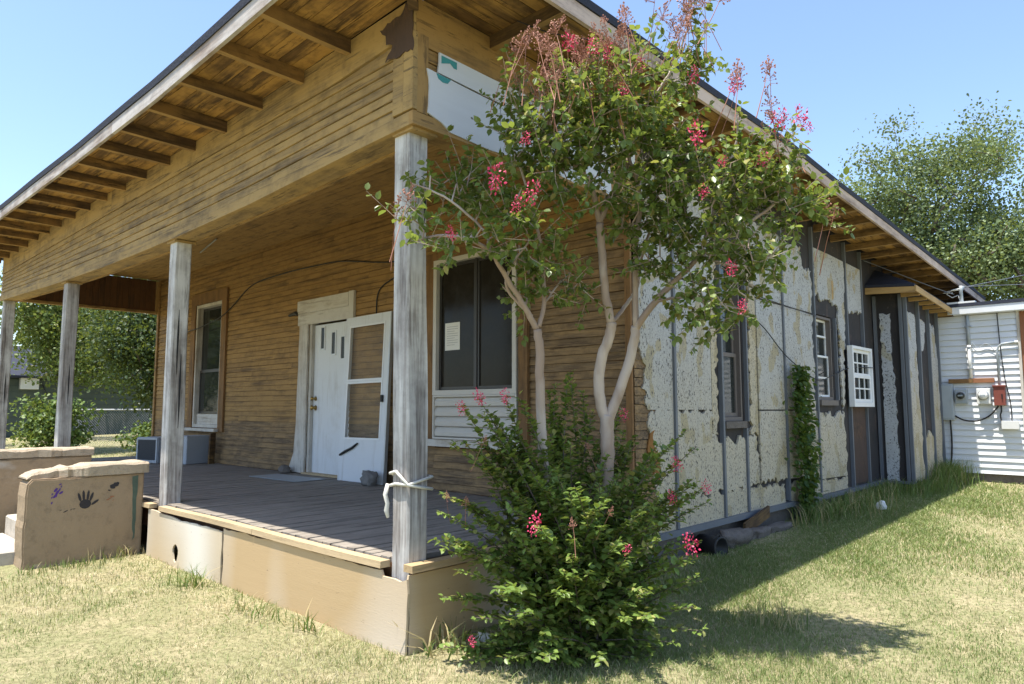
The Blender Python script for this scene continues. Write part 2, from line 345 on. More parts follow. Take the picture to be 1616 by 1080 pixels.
def run_y(name, y0, y1, lo, hi, xb, xf0, xf1, mat, parent, n=None, jit=0):
    n = n or max(1, int(abs(y1-y0)/.8)); secs = []; ph = random.random()*6
    for i in range(n+1):
        y = y0+(y1-y0)*i/n; w = jit*math.sin(ph+y*2.3)
        secs.append([(xb, y, lo(y)+w), (xf0, y, lo(y)+w), (xf1, y, hi(y)+w), (xb, y, hi(y)+w)])
    return MB().sweep(secs).build(name, mat, parent)
K = lambda c: (lambda q: c)
ZC = 3.76
# front wall with openings
OPEN = [(-8.66, -7.66, 1.10, 3.12), (-5.06, -4.10, .53, 2.52), (-2.47, -1.27, 1.05, 2.98)]
fw = plate('front_wall', [(XL, .4), (0, .4), (0, 3.9), (XL, 3.9)], M['brown_z'], house, 'y', D, .1, [[(a, c), (b, c), (b, d), (a, d)] for a, b, c, d in OPEN])
def minus(a, b, z0, z1, ops, pad=0):
    segs = [(a, b)]
    for (x0, x1, c, d) in ops:
        if z1 > c and z0 < d:
            nx = []
            for s, e in segs:
                if e <= x0 or s >= x1: nx.append((s, e)); continue
                if s < x0: nx.append((s, x0))
                if e > x1: nx.append((x1, e))
            segs = nx
    return segs
z = .545; k = 0
while z < ZC-.01:
    p = .0735; z1 = min(z+p-.004, ZC)
    cuts = [random.uniform(-9, -5.4), random.uniform(-4.6, -1)]
    for a, b in minus(XL, 0, z, z1, OPEN):
        pts = [a]+[c for c in cuts if a+.3 < c < b-.3]+[b]
        for s, e in zip(pts, pts[1:]):
            worn = s > -1.4 or z < 1.15
            run_x('siding_board', s+.001, e-.001, K(z), K(z1), D-.001, D-.019-random.uniform(0, .003), D-.008, M['wallworn' if worn else 'wall_x'], fw, jit=.0035 if s > -1.4 else .0015)
    z += p
box('corner_board', (-.045, .012, D-.045, D-.021, .5, ZC), M['brown_trim'], fw)
box('corner_board', (XL, XL+.07, D-.045, D-.021, .56, ZC), M['wall_x'], fw)
# ceiling of the porch
ceil = box('porch_ceiling', (XL+.02, -.09, .09, D-.02, ZC+.016, ZC+.05), M['brown_z'], house)
y = .09; w = .083
while y < D-.04:
    run_x('ceiling_board', XL+.02, -.09, K(ZC+random.uniform(-.003, .003)), K(ZC+.016), y, y+w-.005, y+w-.005, M['mus_x'], ceil, 1); y += w
MB().tube([(-4.34, 1.01, ZC-.004), (-4.34, 1.01, ZC-.05)], [.055, .04], 12).build('lamp_socket', M['whiteplastic'], house)
MB().tube([(-7.3, 1.75, ZC-.02), (-6.3, 1.55, ZC-.02)], .012, 6).build('conduit', M['metal'], house)
# deck
deck = box('porch_deck', (XL, .06, -.02, D-.03, .40, .512), M['brown_z'], house)
proto = MB().box(0, .0815, -.052, D-.022, .514, .54).mesh('deck_board'); proto.materials.append(M['deck'])
x = XL-.03; i = 0
while x < -.02:
    L = proto
    o = bpy.data.objects.new('deck_board', L); col.objects.link(o); o.parent = deck; o.location = (x, random.uniform(-.012, .006), random.uniform(-.003, .002)); o.rotation_euler = (0, random.uniform(-.015, .015), 0)
    x += .0875
nos = [(-10.5, -5.6), (-5.55, -3.57), (-3.36, -1.62), (-1.615, -.09)]
for a, b in nos:
    run_x('nosing', a, b, lambda q: .495+.004*math.sin(q*2.2), lambda q: .533+.004*math.sin(q*2.2), -.066, -.135, -.133, M['nosing_x'], deck, 6)
run_y('nosing', -.10, 1.1, K(.497), K(.536), .076, .155, .152, M['nosing_y'], deck, 4); run_y('nosing', 1.105, D-.05, K(.495), K(.533), .076, .155, .152, M['nosing_y'], deck, 4)
# skirt
hole = [(-2.98+.058*math.cos(a)*(1+.12*math.sin(3*a)), .175+.075*math.sin(a)) for a in [i*math.pi/8 for i in range(16)]]
plate('skirt_panel', ragged([(-3.62, -.05), (-2.115, -.05), (-2.115, .455), (-2.6, .462), (-3.1, .468), (-3.45, .482), (-3.62, .482)], .007, .09, (0,)), M['ply2'], house, 'y', -.122, .014, [hole])
plate('skirt_panel', ragged([(-2.095, -.05), (.13, -.05), (.13, .465), (.075, .445), (.02, .452), (-.085, .45), (-.1, .482), (-2.095, .482)], .005, .07, (0,)), M['ply'], house, 'y', -.12, .014)
plate('skirt_panel', [(-5.5, -.05), (-10.4, -.05), (-10.4, .48), (-5.5, .48)], M['ply'], house, 'y', -.12, .014)
plate('skirt_panel', ragged([(-.104, -.05), (D-.02, -.05), (D-.02, .485), (-.104, .485)], .006, .07, (0, 1, 2)), M['ply'], house, 'x', .13, -.014)
box('joist', (XL, .06, -.055, -.022, .30, .51), M['brown_z'], house)
# posts
for i, (px, lean) in enumerate(zip(PX, (-.035, .0, -.01, -.02))):
    h = .073; zt = zb(px)-.002; z0 = .40 if i == 0 else .50; secs = []
    lean2 = (-.04, -.12, -.10, -.10)[i]
    for q in range(9):
        t = q/8; s = h*(1+.02*math.sin(5*t+i)); cx = px+(lean if i == 0 else 0)*t+.004*math.sin(7*t+2*i); cy = .0+.003*math.sin(5*t+i)
        c = .010+.004*math.sin(11*t+i)
        ring = [(-s+c, -s), (s-c, -s), (s, -s+c), (s, s-c), (s-c, s), (-s+c, s), (-s, s-c), (-s, -s+c)]
        secs.append([(cx+a, cy+b, z0+(zt-z0)*t) for a, b in ring])
    o = MB().sweep(secs).build('post', M['post'], house)
    for zz, yy, hh in (((2.0, -.02, .30), (1.55, .015, .34)) if i == 1 else ((2.6, .02, .12),) if i == 0 else ((1.7, .01, .25),)):
        MB().sweep([[(px+h+.001-.006*0, yy-.004*wd, zz+dz), (px+h+.0035, yy-.004*wd, zz+dz), (px+h+.0035, yy+.004*wd, zz+dz), (px+h+.001, yy+.004*wd, zz+dz)] for dz, wd in ((-hh, .3), (-hh*.4, 1.6), (hh*.3, 2.2), (hh, .3))]).build('crack', M['black'], o)
    if i < 3: box('post_cap', (px-.095, px+.095, -.095, .095, zt-.02, zt), M['frieze_x'], o)
# porch beam with siding
beam = run_x('porch_beam', XL-.05, .085, lambda q: zb(q)+.004, lambda q: zF(q)-.037, .085, -.085, -.085, M['frieze_x'], house, 16)
run_x('bottom_trim', XL-.06, .12, lambda q: zb(q)-.006, lambda q: zb(q)+.075, -.0855, -.118, -.115, M['frieze_x'], beam, 16)
run_x('bottom_trim', XL-.06, .09, lambda q: zb(q)-.006, lambda q: zb(q)+.10, .11, .0855, .0855, M['mus_x'], beam, 16)
NB = 7
for j in range(NB):
    lo = lambda q, j=j: (zb(q)+.078)+(3.555-zb(q)-.078)*j/NB
    hi = lambda q, j=j: (zb(q)+.078)+(3.555-zb(q)-.078)*(j+1)/NB-.004
    cut = random.uniform(-7.5, -3)
    run_x('siding_board', XL-.05, cut, lo, hi, -.0855, -.110, -.099, M['frieze_x'], beam, 10, .001); run_x('siding_board', cut+.002, -.072, lo, hi, -.0855, -.110, -.099, M['frieze_x'], beam, 10, .001)
run_x('frieze_board', XL-.05, -5.2, K(3.56), lambda q: zF(q)-.039, -.0855, -.106, -.106, M['frieze_x'], beam, 6); run_x('frieze_board', -5.197, .105, lambda q: 3.56 if q < -.2 else 3.61, lambda q: zF(q)-.039, -.0855, -.106, -.106, M['frieze_x'], beam, 6)
box('corner_board', (-.07, .03, -.119, -.0855, 3.128, 3.53), M['frieze_x'], beam); box('corner_board', (.034, .122, -.121, -.0855, 3.128, 3.60), M['frieze_x'], beam)
plate('torn_felt', ragged([(.125, 3.47), (.125, 3.80), (.05, 3.79), (.0, 3.73), (-.07, 3.735), (-.20, 3.715), (-.175, 3.68), (-.14, 3.66), (-.135, 3.60), (-.07, 3.575), (-.11, 3.53), (-.14, 3.49), (.0, 3.475)], .006, .025), M['rustfelt'], beam, 'y', -.128, .004)
# beam along the right side of the porch
sb = run_y('side_beam', .086, D-.001, K(3.047), K(3.828), -.085, .085, .085, M['mus_y'], house, 3)
run_y('bottom_trim', -.118, D, K(3.035), K(3.115), .0855, .125, .12, M['mus_y'], sb, 3)
for j in range(5): run_y('siding_board', .0, D, K(3.118+.085*j), K(3.118+.085*(j+1)-.004), .0855, .108, .099, M['mus_y'], sb, 3)
run_y('frieze_board', -.085, D, K(3.545), K(3.827), .0855, .106, .106, M['mus_y'], sb, 3)
box('corner_board', (.0855, .122, -.085, -.004, 3.118, 3.60), M['mus_z'], sb)
fp = plate('foam_panel', ragged([(-.02, 3.40), (-.0, 3.30), (-.01, 3.13), (.10, 3.10), (.17, 3.06), (.5, 3.045), (.60, 3.05), (.60, 3.375), (.3, 3.385)], .005, .05, (4, 5, 6, 7, 8)), M['foamwhite'], sb, 'x', .132, -.012)
plate('printed_mark', [(.05, 3.393), (.065, 3.365), (.10, 3.352), (.14, 3.358), (.165, 3.39)], M['teal'], sb, 'x', .1345, -.002)
fp = plate('foam_panel', ragged([(.065, 3.405), (.075, 3.535), (.5, 3.53), (1.1, 3.535), (1.1, 3.39), (.62, 3.39)], .004, .05, (1, 2, 3, 4, 5)), M['foamwhite'], sb, 'x', .130, -.012)
plate('printed_mark', [(.09, 3.52), (.215, 3.52), (.215, 3.475), (.19, 3.475), (.16, 3.495), (.09, 3.47)], M['teal'], sb, 'x', .1325, -.002)
plate('foam_panel', ragged([(.615, 3.05), (1.85, 3.05), (1.85, 3.38), (.615, 3.375)], .008, .05), M['foamwhite'], sb, 'x', .129, -.012)
plate('foam_panel', ragged([(1.12, 3.39), (2.2, 3.4), (2.2, 3.53), (1.12, 3.535)], .006, .05), M['foamwhite'], sb, 'x', .128, -.012)
# beam at the left end, boarded upright on the inside
lb = box('end_beam', (XL-.05, XL-.01, .09, D, 3.15, 3.76), M['brown_z'], house)
y = .12
while y < D-.06:
    box('panel_board', (XL-.009, XL+.012, y, y+.093, 3.19, 3.755), M['brown_z'], lb); y += .097
box('bottom_trim', (XL-.06, XL+.03, .09, D-.001, 3.14, 3.185), M['mus_y'], lb); box('end_trim', (XL+.013, XL+.05, D-.09, D-.021, 3.19, 3.75), M['mus_z'], lb)
# other walls
box('left_wall', (XL, XL+.1, D+.101, LEN, .3, 3.76), M['wall_x'], house); box('rear_wall', (XL+.101, -.101, LEN-.1, LEN, .3, 3.76), M['wall_x'], house)
# ------------------------------------------------------------------ roof
EY, EX = -.72, .72
roofm = MB()
fx = [(x, EY-.02, zF(x)+.03) for x in np.linspace(XL-.7, EX+.03, 13)]; sx_ = [(EX+.02, y, zS(y)+.03) for y in np.linspace(EY, LEN+.4, 13)]
bx_ = [(x, LEN+.4, 3.6) for x in np.linspace(EX+.03, XL-.7, 8)]; lx_ = [(XL-.7, y, 3.9) for y in np.linspace(LEN+.4, EY, 8)]
R1, R2 = (-5.2, 4.9, 5.9), (-5.2, 7.6, 5.9)
def fan(line, a, b):
    m = len(line)
    for i in range(m-1):
        n = len(roofm.v); ta, tb = i/(m-1), (i+1)/(m-1)
        pa = tuple(a[k]+(b[k]-a[k])*ta for k in range(3)); pb = tuple(a[k]+(b[k]-a[k])*tb for k in range(3))
        roofm.v += [line[i], line[i+1], pb, pa]
        roofm.f.append((n, n+1, n+2, n+3) if pa != pb else (n, n+1, n+2))
fan(fx, R1, R1); fan(sx_, R1, R2); fan(bx_, R2, R2); fan(lx_, R2, R1)
roof = roofm.build('roof', M['shingle'], house)
for a, b in [(XL-.7, -7.2), (-7.197, -3.1), (-3.097, EX)]:
    run_x('fascia', a, b, lambda q: zF(q)-.125, lambda q: zF(q)-.02, EY, EY-.026, EY-.026, M['fascia_x'], roof, 8)
run_x('shingle_edge', XL-.72, EX+.05, lambda q: zF(q)-.019, lambda q: zF(q)+.035, EY+.2, EY-.035, EY-.04, M['shingle'], roof, 40, .004)
for a, b in [(EY-.026, 3.4), (3.403, 7.6), (7.603, LEN+.4)]:
    run_y('fascia', a, b, lambda q: zS(q)-.125, lambda q: zS(q)-.02, EX, EX+.026, EX+.026, M['fascia_y'], roof, 8)
run_y('shingle_edge', EY-.05, LEN+.42, lambda q: zS(q)-.019, lambda q: zS(q)+.035, EX-.2, EX+.035, EX+.04, M['shingle'], roof, 40, .004)
# soffit boards, mitred at the corner
for j in range(6):
    a, b = EY+.002+.103*j, EY+.1+.103*j
    m = MB().sweep([[(XL-.7, a, zF(-11)-.035), (XL-.7, b, zF(-11)-.035), (XL-.7, b, zF(-11)-.02), (XL-.7, a, zF(-11)-.02)]]+[[(x, a, zF(x)-.035), (x, b, zF(x)-.035), (x, b, zF(x)-.02), (x, a, zF(x)-.02)] for x in np.linspace(-9, -.9, 10)]+[[(-a-.004, a, zF(.6)-.035), (-b-.004, b, zF(.6)-.035), (-b-.004, b, zF(.6)-.02), (-a-.004, a, zF(.6)-.02)]])
    m.build('soffit_board', M['soffit_x'], roof)
    a2, b2 = -a, -b
    m = MB().sweep([[(a2, -a2+.004, zF(.6)-.035), (b2, -b2+.004, zF(.6)-.035), (b2, -b2+.004, zF(.6)-.02), (a2, -a2+.004, zF(.6)-.02)]]+[[(a2, y, zS(y)-.035), (b2, y, zS(y)-.035), (b2, y, zS(y)-.02), (a2, y, zS(y)-.02)] for y in np.linspace(.8, LEN+.3, 14)])
    m.build('soffit_board', M['soffit_y'], roof)
def under(o, m2):                    # downward faces get a paler mustard second material
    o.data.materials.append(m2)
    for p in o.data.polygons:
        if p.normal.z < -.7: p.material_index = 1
x = .03-.6
while x > XL-.6:
    jz = random.uniform(-.006, .006); zt = zF(x)-.036; zt2 = zt
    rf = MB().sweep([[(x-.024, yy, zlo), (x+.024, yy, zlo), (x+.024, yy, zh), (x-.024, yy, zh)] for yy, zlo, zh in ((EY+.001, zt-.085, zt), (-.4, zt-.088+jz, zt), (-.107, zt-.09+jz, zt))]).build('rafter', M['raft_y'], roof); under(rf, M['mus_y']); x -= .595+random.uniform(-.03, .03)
y = -.05+.6
while y < LEN:
    zt = zS(y)-.036
    xin = .107 if y < D else .02
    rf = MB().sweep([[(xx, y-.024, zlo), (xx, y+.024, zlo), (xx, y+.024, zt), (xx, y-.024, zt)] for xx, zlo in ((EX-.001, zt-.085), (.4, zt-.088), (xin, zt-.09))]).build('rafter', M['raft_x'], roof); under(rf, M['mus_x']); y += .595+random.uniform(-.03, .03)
MB().sweep([[(c-.02, -c-.02, 3.72), (c+.02, -c+.02, 3.72), (c+.02, -c+.02, 3.80), (c-.02, -c-.02, 3.80)] for c in (.12, .70)]).build('hip_rafter', M['raft_y'], roof)
# ------------------------------------------------------------------ front windows and door
def rect_frame(name, axis, at0, at1, a0, a1, b0, b1, w, mat, parent, wb=None, wt=None):
    """four pieces round an opening; axis = normal"""
    wb = w if wb is None else wb; wt = w if wt is None else wt; m = MB()
    def bx(p0, p1, q0, q1):
        if axis == 'y': m.box(p0, p1, at0, at1, q0, q1)
        else: m.box(at0, at1, p0, p1, q0, q1)
    bx(a0, a0+w, b0, b1); bx(a1-w, a1, b0, b1); bx(a0+w, a1-w, b0, b0+wb); bx(a0+w, a1-w, b1-wt, b1)
    return m.build(name, mat, parent)
# tall sash window
w1 = rect_frame('window', 'y', D-.05, D-.0195, -8.83, -7.49, 1.03, 3.30, .17, M['brown_trim'], house, .05, .18)
rect_frame('frame', 'y', D-.03, D+.09, -8.655, -7.665, 1.085, 3.115, .05, M['trim'], w1)
box('sill', (-8.86, -7.62, D-.12, D-.051, 1.03, 1.075), M['trim_x'], w1); box('lower_panel', (-8.60, -7.72, D+.02, D+.04, 1.136, 1.305), M['trim_x'], w1)
for z0, z1, yy in ((1.31, 2.02, .045), (2.0, 3.06, .062)):
    s = rect_frame('sash', 'y', D+yy, D+yy+.016, -8.603, -7.717, z0, z1, .035, M['bronze'], w1); box('pane', (-8.57, -7.75, D+yy+.005, D+yy+.009, z0+.034, z1-.034), M['glass'], w1)
# door
dr = box('door', (-5.0, -4.12, D+.035, D+.075, .545, 2.49), M['doorpaint'], house, .004)
for xa, za in ((-4.83, 2.17), (-4.575, 2.09), (-4.36, 2.02)):
    rect_frame('pane_frame', 'y', D+.024, D+.0345, xa-.022, xa+.092, za-.02, za+.295, .02, M['doorpaint'], dr); box('pane', (xa, xa+.07, D+.030, D+.0345, za, za+.275), M['glassdull'], dr)
for zz, r in ((1.52, .03), (1.40, .036)):
    MB().tube([(-4.94, D+.034, zz), (-4.94, D+.018, zz), (-4.94, D-.0, zz), (-4.94, D-.025, zz), (-4.94, D-.04, zz)], [r, r*.6, r*.45, r*.95, r*.4], 14).build('door_knob' if zz < 1.5 else 'deadbolt', M['brass'], dr, smooth=True)
fr = box('door_frame', (-5.06, -5.002, D-.01, D+.09, .545, 2.519), M['trim'], house)
plate('casing', ragged([(-5.48, .545), (-5.07, .545), (-5.05, .8), (-5.06, 2.55), (-5.27, 2.55), (-5.29, 1.2), (-5.33, .8)], .004, .1), M['trim'], fr, 'y', D-.045, .024)
box('casing', (-5.3, -4.10, D-.05, D-.0195, 2.5, 2.655), M['trim_x'], fr); box('casing', (-5.31, -4.1, D-.058, D-.0195, 2.658, 2.83), M['trim_x'], fr); box('casing', (-4.095, -3.99, D-.055, D-.0195, 2.5, 2.84), M['trim'], fr)
box('threshold', (-5.1, -4.05, D-.06, D+.08, .5415, .565), M['nosing_x'], fr)
MB().tube([(-5.52, D-.06, 2.66), (-5.36, D-.05, 2.68), (-5.30, D-.06, 2.66)], [.018, .03, .02], 8).build('bracket', M['black'], fr)
# wide window with louvred lower panel
w2 = rect_frame('window', 'y', D-.055, D-.0195, -2.60, -1.13, 1.06, 3.06, .115, M['brown_trim'], house, .02, .1)
rect_frame('frame', 'y', D-.065, D+.05, -2.475, -1.265, 1.53, 2.975, .05, M['louver'], w2)
for xa, xb in ((-2.42, -1.86), (-1.84, -1.32)):
    s = rect_frame('sash', 'y', D-.02, D+.01, xa, xb, 1.585, 2.92, .03, M['bronze'], w2); box('pane', (xa+.029, xb-.029, D-.006, D-.002, 1.614, 2.891), M['glassdull'], w2)
box('mullion', (-1.862, -1.838, D-.03, D+.0, 1.582, 2.924), M['bronze'], w2)
box('sill', (-2.58, -1.2, D-.10, D-.056, 1.0, 1.07), M['trim_x'], w2)
lv = rect_frame('louver_frame', 'y', D-.06, D+.02, -2.475, -1.265, 1.075, 1.528, .018, M['louver'], w2)
for j in range(4):
    z0 = 1.095+.104*j; secs = []
    for xx in (-2.456, -1.284): secs.append([(xx, D-.012, z0), (xx, D-.03-.014, z0+.012), (xx, D-.03-.018, z0+.05), (xx, D-.032, z0+.085), (xx, D-.014, z0+.102)])
    MB().sweep(secs).build('louver', M['louver'], w2, smooth=False)
o = empty('paper_notice', (-2.225, D-.0085, 2.0), 0, 'white printed notice taped to the dark porch window pane', 'notice')
box('sheet', (-.115, .115, -.001, 0, 0, .29), M['paper'], o)
for j in range(9): box('text_line', (-.085, .085-.05*(j % 3 == 2), -.0022, -.0012, .245-.024*j, .2495-.024*j), M['ink'], o)
# ------------------------------------------------------------------ stripped side wall
SW = [(3.86, 4.36, 1.25, 2.95), (6.5, 7.1, 1.48, 2.6)]
sw = plate('side_wall', [(D+.001, .28), (LEN, .28), (LEN, 3.85), (D+.001, 3.85)], M['felt'], house, 'x', 0, -.1, [[(a, c), (b, c), (b, d), (a, d)] for a, b, c, d in SW])
box('foundation', (-.1, -.03, D, LEN, -.1, .279), M['stone'], house)
for j in range(30):       # siding bared at the torn corner
    z0 = .40+.0735*j
    run_y('siding_board', D+.002, 2.75, K(z0), K(z0+.069), .0005, .013, .006, M['wallworn'], sw, 2, .002)
FO = [  # (outline in y,z ; material ; straight edges)
 ([(2.40, 2.57), (2.37, 2.25), (2.38, 1.9), (2.45, 1.6), (2.50, 1.38), (3.63, 1.38), (3.63, 2.57)], 'foam', (4, 5, 6)),
 ([(3.64, 1.16), (3.75, 1.14), (3.72, 1.5), (3.75, 1.9), (3.73, 2.4), (3.75, 2.95), (3.64, 2.95)], 'foamcream', (5, 6)),
 ([(2.54, 1.365), (2.55, 1.1), (2.62, .95), (2.57, .8), (2.66, .6), (3.5, .585), (3.62, .60), (4.65, .60), (4.65, .83), (4.62, 1.1), (4.4, 1.10), (4.35, 1.04), (4.2, 1.12), (4.1, 1.03), (3.95, 1.12), (3.8, 1.05), (3.72, 1.12), (3.63, 1.15), (3.63, 1.365)], 'foam', (5, 7, 13, 14)),
 ([(4.48, 1.12), (4.655, 1.10), (4.66, 2.0), (4.67, 2.95), (4.50, 2.95), (4.52, 2.3), (4.47, 2.0), (4.50, 1.6)], 'foamcream', (1, 2)),
 ([(2.6, .57), (2.62, .33), (4.3, .325), (5.30, .325), (5.30, .55), (4.0, .575)], 'foamcream', (1, 2)),
 ([(2.40, 2.59), (3.7, 2.59), (3.7, 3.42), (2.40, 3.44)], 'foam', (0, 2)),
 ([(4.50, 2.96), (4.68, 2.6), (5.78, 2.59), (6.33, 2.585), (6.36, 2.8), (6.38, 3.13), (6.06, 3.15), (6.05, 3.37), (5.5, 3.40), (4.5, 3.43)], 'foam', (1, 2)),
 ([(4.69, 1.38), (6.34, 1.38), (6.37, 1.8), (6.34, 2.2), (6.35, 2.57), (4.69, 2.58)], 'foam', (0, 4, 5)),
 ([(4.69, .60), (5.4, .60), (6.36, .56), (6.36, 1.365), (4.69, 1.365)], 'foam', (1, 3, 4)),
 ([(6.38, .52), (7.40, .50), (7.42, 1.0), (7.36, 1.36), (7.1, 1.33), (7.0, 1.26), (6.85, 1.36), (6.7, 1.28), (6.55, 1.33), (6.38, 1.36)], 'foam', (0, 9)),
 ([(6.47, 2.83), (7.3, 2.78), (7.58, 2.78), (7.6, 3.44), (7.0, 3.45), (6.47, 3.45)], 'foam', (3, 4)),
 ([(7.37, 1.38), (7.46, 1.5), (7.43, 2.0), (7.53, 2.2), (7.58, 2.77), (7.30, 2.77), (7.33, 2.0)], 'foam', (4,)),
 ([(7.66, 2.82), (8.0, 2.76), (8.4, 2.79), (8.40, 3.43), (7.66, 3.44)], 'foam', (2, 3)),
 ([(5.45, .33), (7.4, .33), (7.4, .48), (6.37, .51), (5.45, .56)], 'foamcream', (0,)),
]
for k, (poly, mt, keep) in enumerate(FO): plate('foam_panel', ragged(poly, .02, .032, keep), M[mt], sw, 'x', .0225+.0004*k, -.022)
for zz, yy in ((.95, 2.60), (.85, 2.62), (1.12, 2.55)):
    plate('torn_edge', ragged([(yy-.05, zz-.12), (yy+.06, zz-.08), (yy+.05, zz+.09), (yy-.03, zz+.06)], .015, .03), M['orange_dust'], sw, 'x', .024+.001*zz, -.012)
def batten(y, z0, z1, par, x0=.0005, w=.0175, d=.045, m='batten'): return box('batten', (x0, d, y-w, y+w, z0, z1), M[m], par)
for y, z0, z1 in ((2.93, .35, 3.45), (3.835, .35, 2.95), (4.35, .35, 1.19), (5.40, .36, 3.50), (6.40, .36, 3.70), (7.65, .32, 3.72), (8.35, .30, 1.40), (8.35, 2.27, 3.7)): batten(y, z0, z1, sw)
batten(4.405, 1.26, 2.95, sw, w=.014, d=.04); batten(7.17, 1.5, 2.6, sw, w=.014, d=.04); batten(7.12, 2.85, 3.1, sw, w=.02, d=.03, m='newwood_y')
box('base_channel', (.0005, .058, D+.05, 5.5, .290, .345), M['batten'], sw); box('base_channel', (.0005, .058, 5.51, 8.9, .272, .325), M['batten'], sw)
# side windows
def sash_window(y0, y1, z0, z1, zm, matf, dep=-.055, name='window', sm=None, sw_=.04):
    w = rect_frame(name, 'x', dep-.03, -.003, y0, y1, z0, z1, .03, matf, house, .04, .03)
    for a, b, dx in ((z0+.042, zm+.02, -.012), (zm-.015, z1-.032, -.035)):
        s = rect_frame('sash', 'x', dep+dx, dep+dx+.026, y0+.032, y1-.032, a, b, sw_, sm or matf, w); box('pane', (dep+dx+.010, dep+dx+.014, y0+.031+sw_, y1-.031-sw_, a+sw_-.001, b-sw_+.001), M['glass'], w)
    return w
wA = sash_window(3.875, 4.345, 1.265, 2.935, 1.94, M['winbrown'])
box('sill', (-.08, .055, 3.862, 4.325, 1.195, 1.262), M['stone'], wA)
wB = sash_window(6.515, 7.085, 1.50, 2.585, 2.06, M['winbrown'], sm=M['vinyl'], sw_=.026)
for zz in (1.79, 2.33): box('muntin', (-.085, -.045, 6.59, 7.0, zz-.011, zz+.011), M['vinyl'], wB)
box('sill', (-.08, .045, 6.5, 7.12, 1.43, 1.498), M['winbrown'], wB)
wC = rect_frame('window', 'x', .051, .12, 7.53, 8.41, 1.415, 2.255, .045, M['vinyl'], house, .06, .04)
for z0, z1, dx in ((1.477, 1.86, .012), (1.84, 2.213, 0)):
    s = rect_frame('sash', 'x', .062+dx, .088+dx, 7.577, 8.363, z0, z1, .045, M['vinyl'], wC); box('pane', (.070+dx, .074+dx, 7.62, 8.32, z0+.044, z1-.044), M['glass'], wC)
    m = MB()
    for f in (1/3, 2/3): m.box(.0745+dx, .084+dx, 7.622+.696*f-.01, 7.622+.696*f+.01, z0+.0455, z1-.0455)
    m.build('muntin', M['vinyl'], wC)
    MB().box(.0742+dx, .0836+dx, 7.623, 8.317, (z0+z1)/2-.01, (z0+z1)/2+.01).build('muntin', M['vinyl'], wC)
box('felt_scrap', (.0005, .012, 7.7, 8.33, .36, 1.41), M['rustfelt'], sw)
# bay on the side wall
BY, BX, BE = 8.95, .42, 11.03
bay = MB().box(.0005, BX, BY, BE, .28, 3.12).build('bay', M['felt'], house)
plate('foam_panel', ragged([(.10, .32), (.27, .32), (.265, 1.5), (.245, 2.5), (.25, 2.82), (.10, 2.83), (.10, 1.5)], .010, .05, (0, 6)), M['foamgrey'], bay, 'y', BY-.02, .0195)
for poly in ([(9.05, .33), (9.62, .33), (9.60, 1.0), (9.55, 2.0), (9.52, 2.83), (9.10, 2.86), (9.05, 1.5)], [(9.78, .33), (10.28, .33), (10.28, .95), (10.05, 1.05), (9.78, .93)],
             [(9.72, 2.05), (9.85, 2.3), (10.0, 2.35), (10.15, 2.75), (9.78, 2.84)], [(10.40, .5), (10.85, .5), (10.9, 1.5), (10.85, 2.4), (10.7, 2.78), (10.40, 2.82)]):
    plate('foam_panel', ragged(poly, .02, .06), M['foam'], bay, 'x', BX+.02, -.0195)
for y in (BY+.025, 9.70, 10.33, 10.93): box('batten', (BX+.0005, BX+.045, y-.024, y+.024, .3, 3.1), M['batten'], bay)
for xx in (.035, BX-.03): box('batten', (xx-.02, xx+.02, BY-.045, BY-.0005, .3, 3.1), M['batten'], bay)
box('base_channel', (.06, BX+.02, BY-.05, BY-.0005, .29, .33), M['batten'], bay)
br = MB(); br.v = [(0.001, BY-.33, 3.24), (.66, BY-.33, 3.19), (.66, BE+.1, 3.10), (.001, BE+.1, 3.5), (.001, BY+.25, 3.56), (.001, BY-.33, 3.20), (.66, BY-.33, 3.15), (.66, BE+.1, 3.06), (.001, BE+.1, 3.06)]
br.f = [(0, 1, 4), (1, 2, 3, 4), (0, 5, 6, 1), (1, 6, 7, 2), (5, 8, 7, 6), (2, 7, 8, 3), (0, 4, 3, 8, 5)]
br = br.build('bay_roof', M['shingle'], house)
MB().sweep([[(.005, y0, 3.09+dz), (.005, y1, 3.09+dz), (.005, y1, 3.185+dz), (.005, y0, 3.185+dz)] if q == 0 else [(.665, y0, 3.06), (.665, y1, 3.06), (.665, y1, 3.145), (.665, y0, 3.145)] for q, dz in ((0, .01), (1, 0)) for y0, y1 in ((BY-.335, BY-.31),)]).build('fascia', M['newwood_x'], br)
run_y('fascia', BY-.335, BE+.1, lambda q: 3.06-.045*(q-BY), lambda q: 3.147-.045*(q-BY), .668, .69, .69, M['newwood_y'], br, 2)
for j in range(6):
    y = BY-.05+.42*j; box('rafter', (BX+.001, .664, y-.022, y+.022, 3.045-.045*(y-BY), 3.10-.045*(y-BY)), M['newwood_x'], br)
# ------------------------------------------------------------------ white annex behind the house
AY = 11.06
annex = empty('annex', (.45, AY, .3), 0, 'white clapboard annex with flat roof and electric meters behind the house', 'house')
def abox(name, b, mat, par=None, bevel=0):
    return box(name, (b[0]-.45, b[1]-.45, b[2]-AY, b[3]-AY, b[4]-.3, b[5]-.3), mat, par or annex, bevel)
aw = abox('wall', (-.1, 1.52, AY, AY+.12, .34, 3.0), M['brown_z'])
aw2 = abox('wall', (1.72, 6.4, AY, AY+.12, .34, 3.0), M['brown_z'])
z = .34; j = 0
while z < 2.93:
    for x0, x1, par in ((.443, 1.535, aw), (1.72, 6.4, aw2)):
        MB().sweep([[(xx, AY-.0005-AY, z-.3), (xx, -.030, z-.3), (xx, -.007, z+.098-.3), (xx, -.0005, z+.098-.3)] for xx in (x0-.45, x1-.45)]).build('siding_board', M['siding'], par)
    z += .1; j += 1
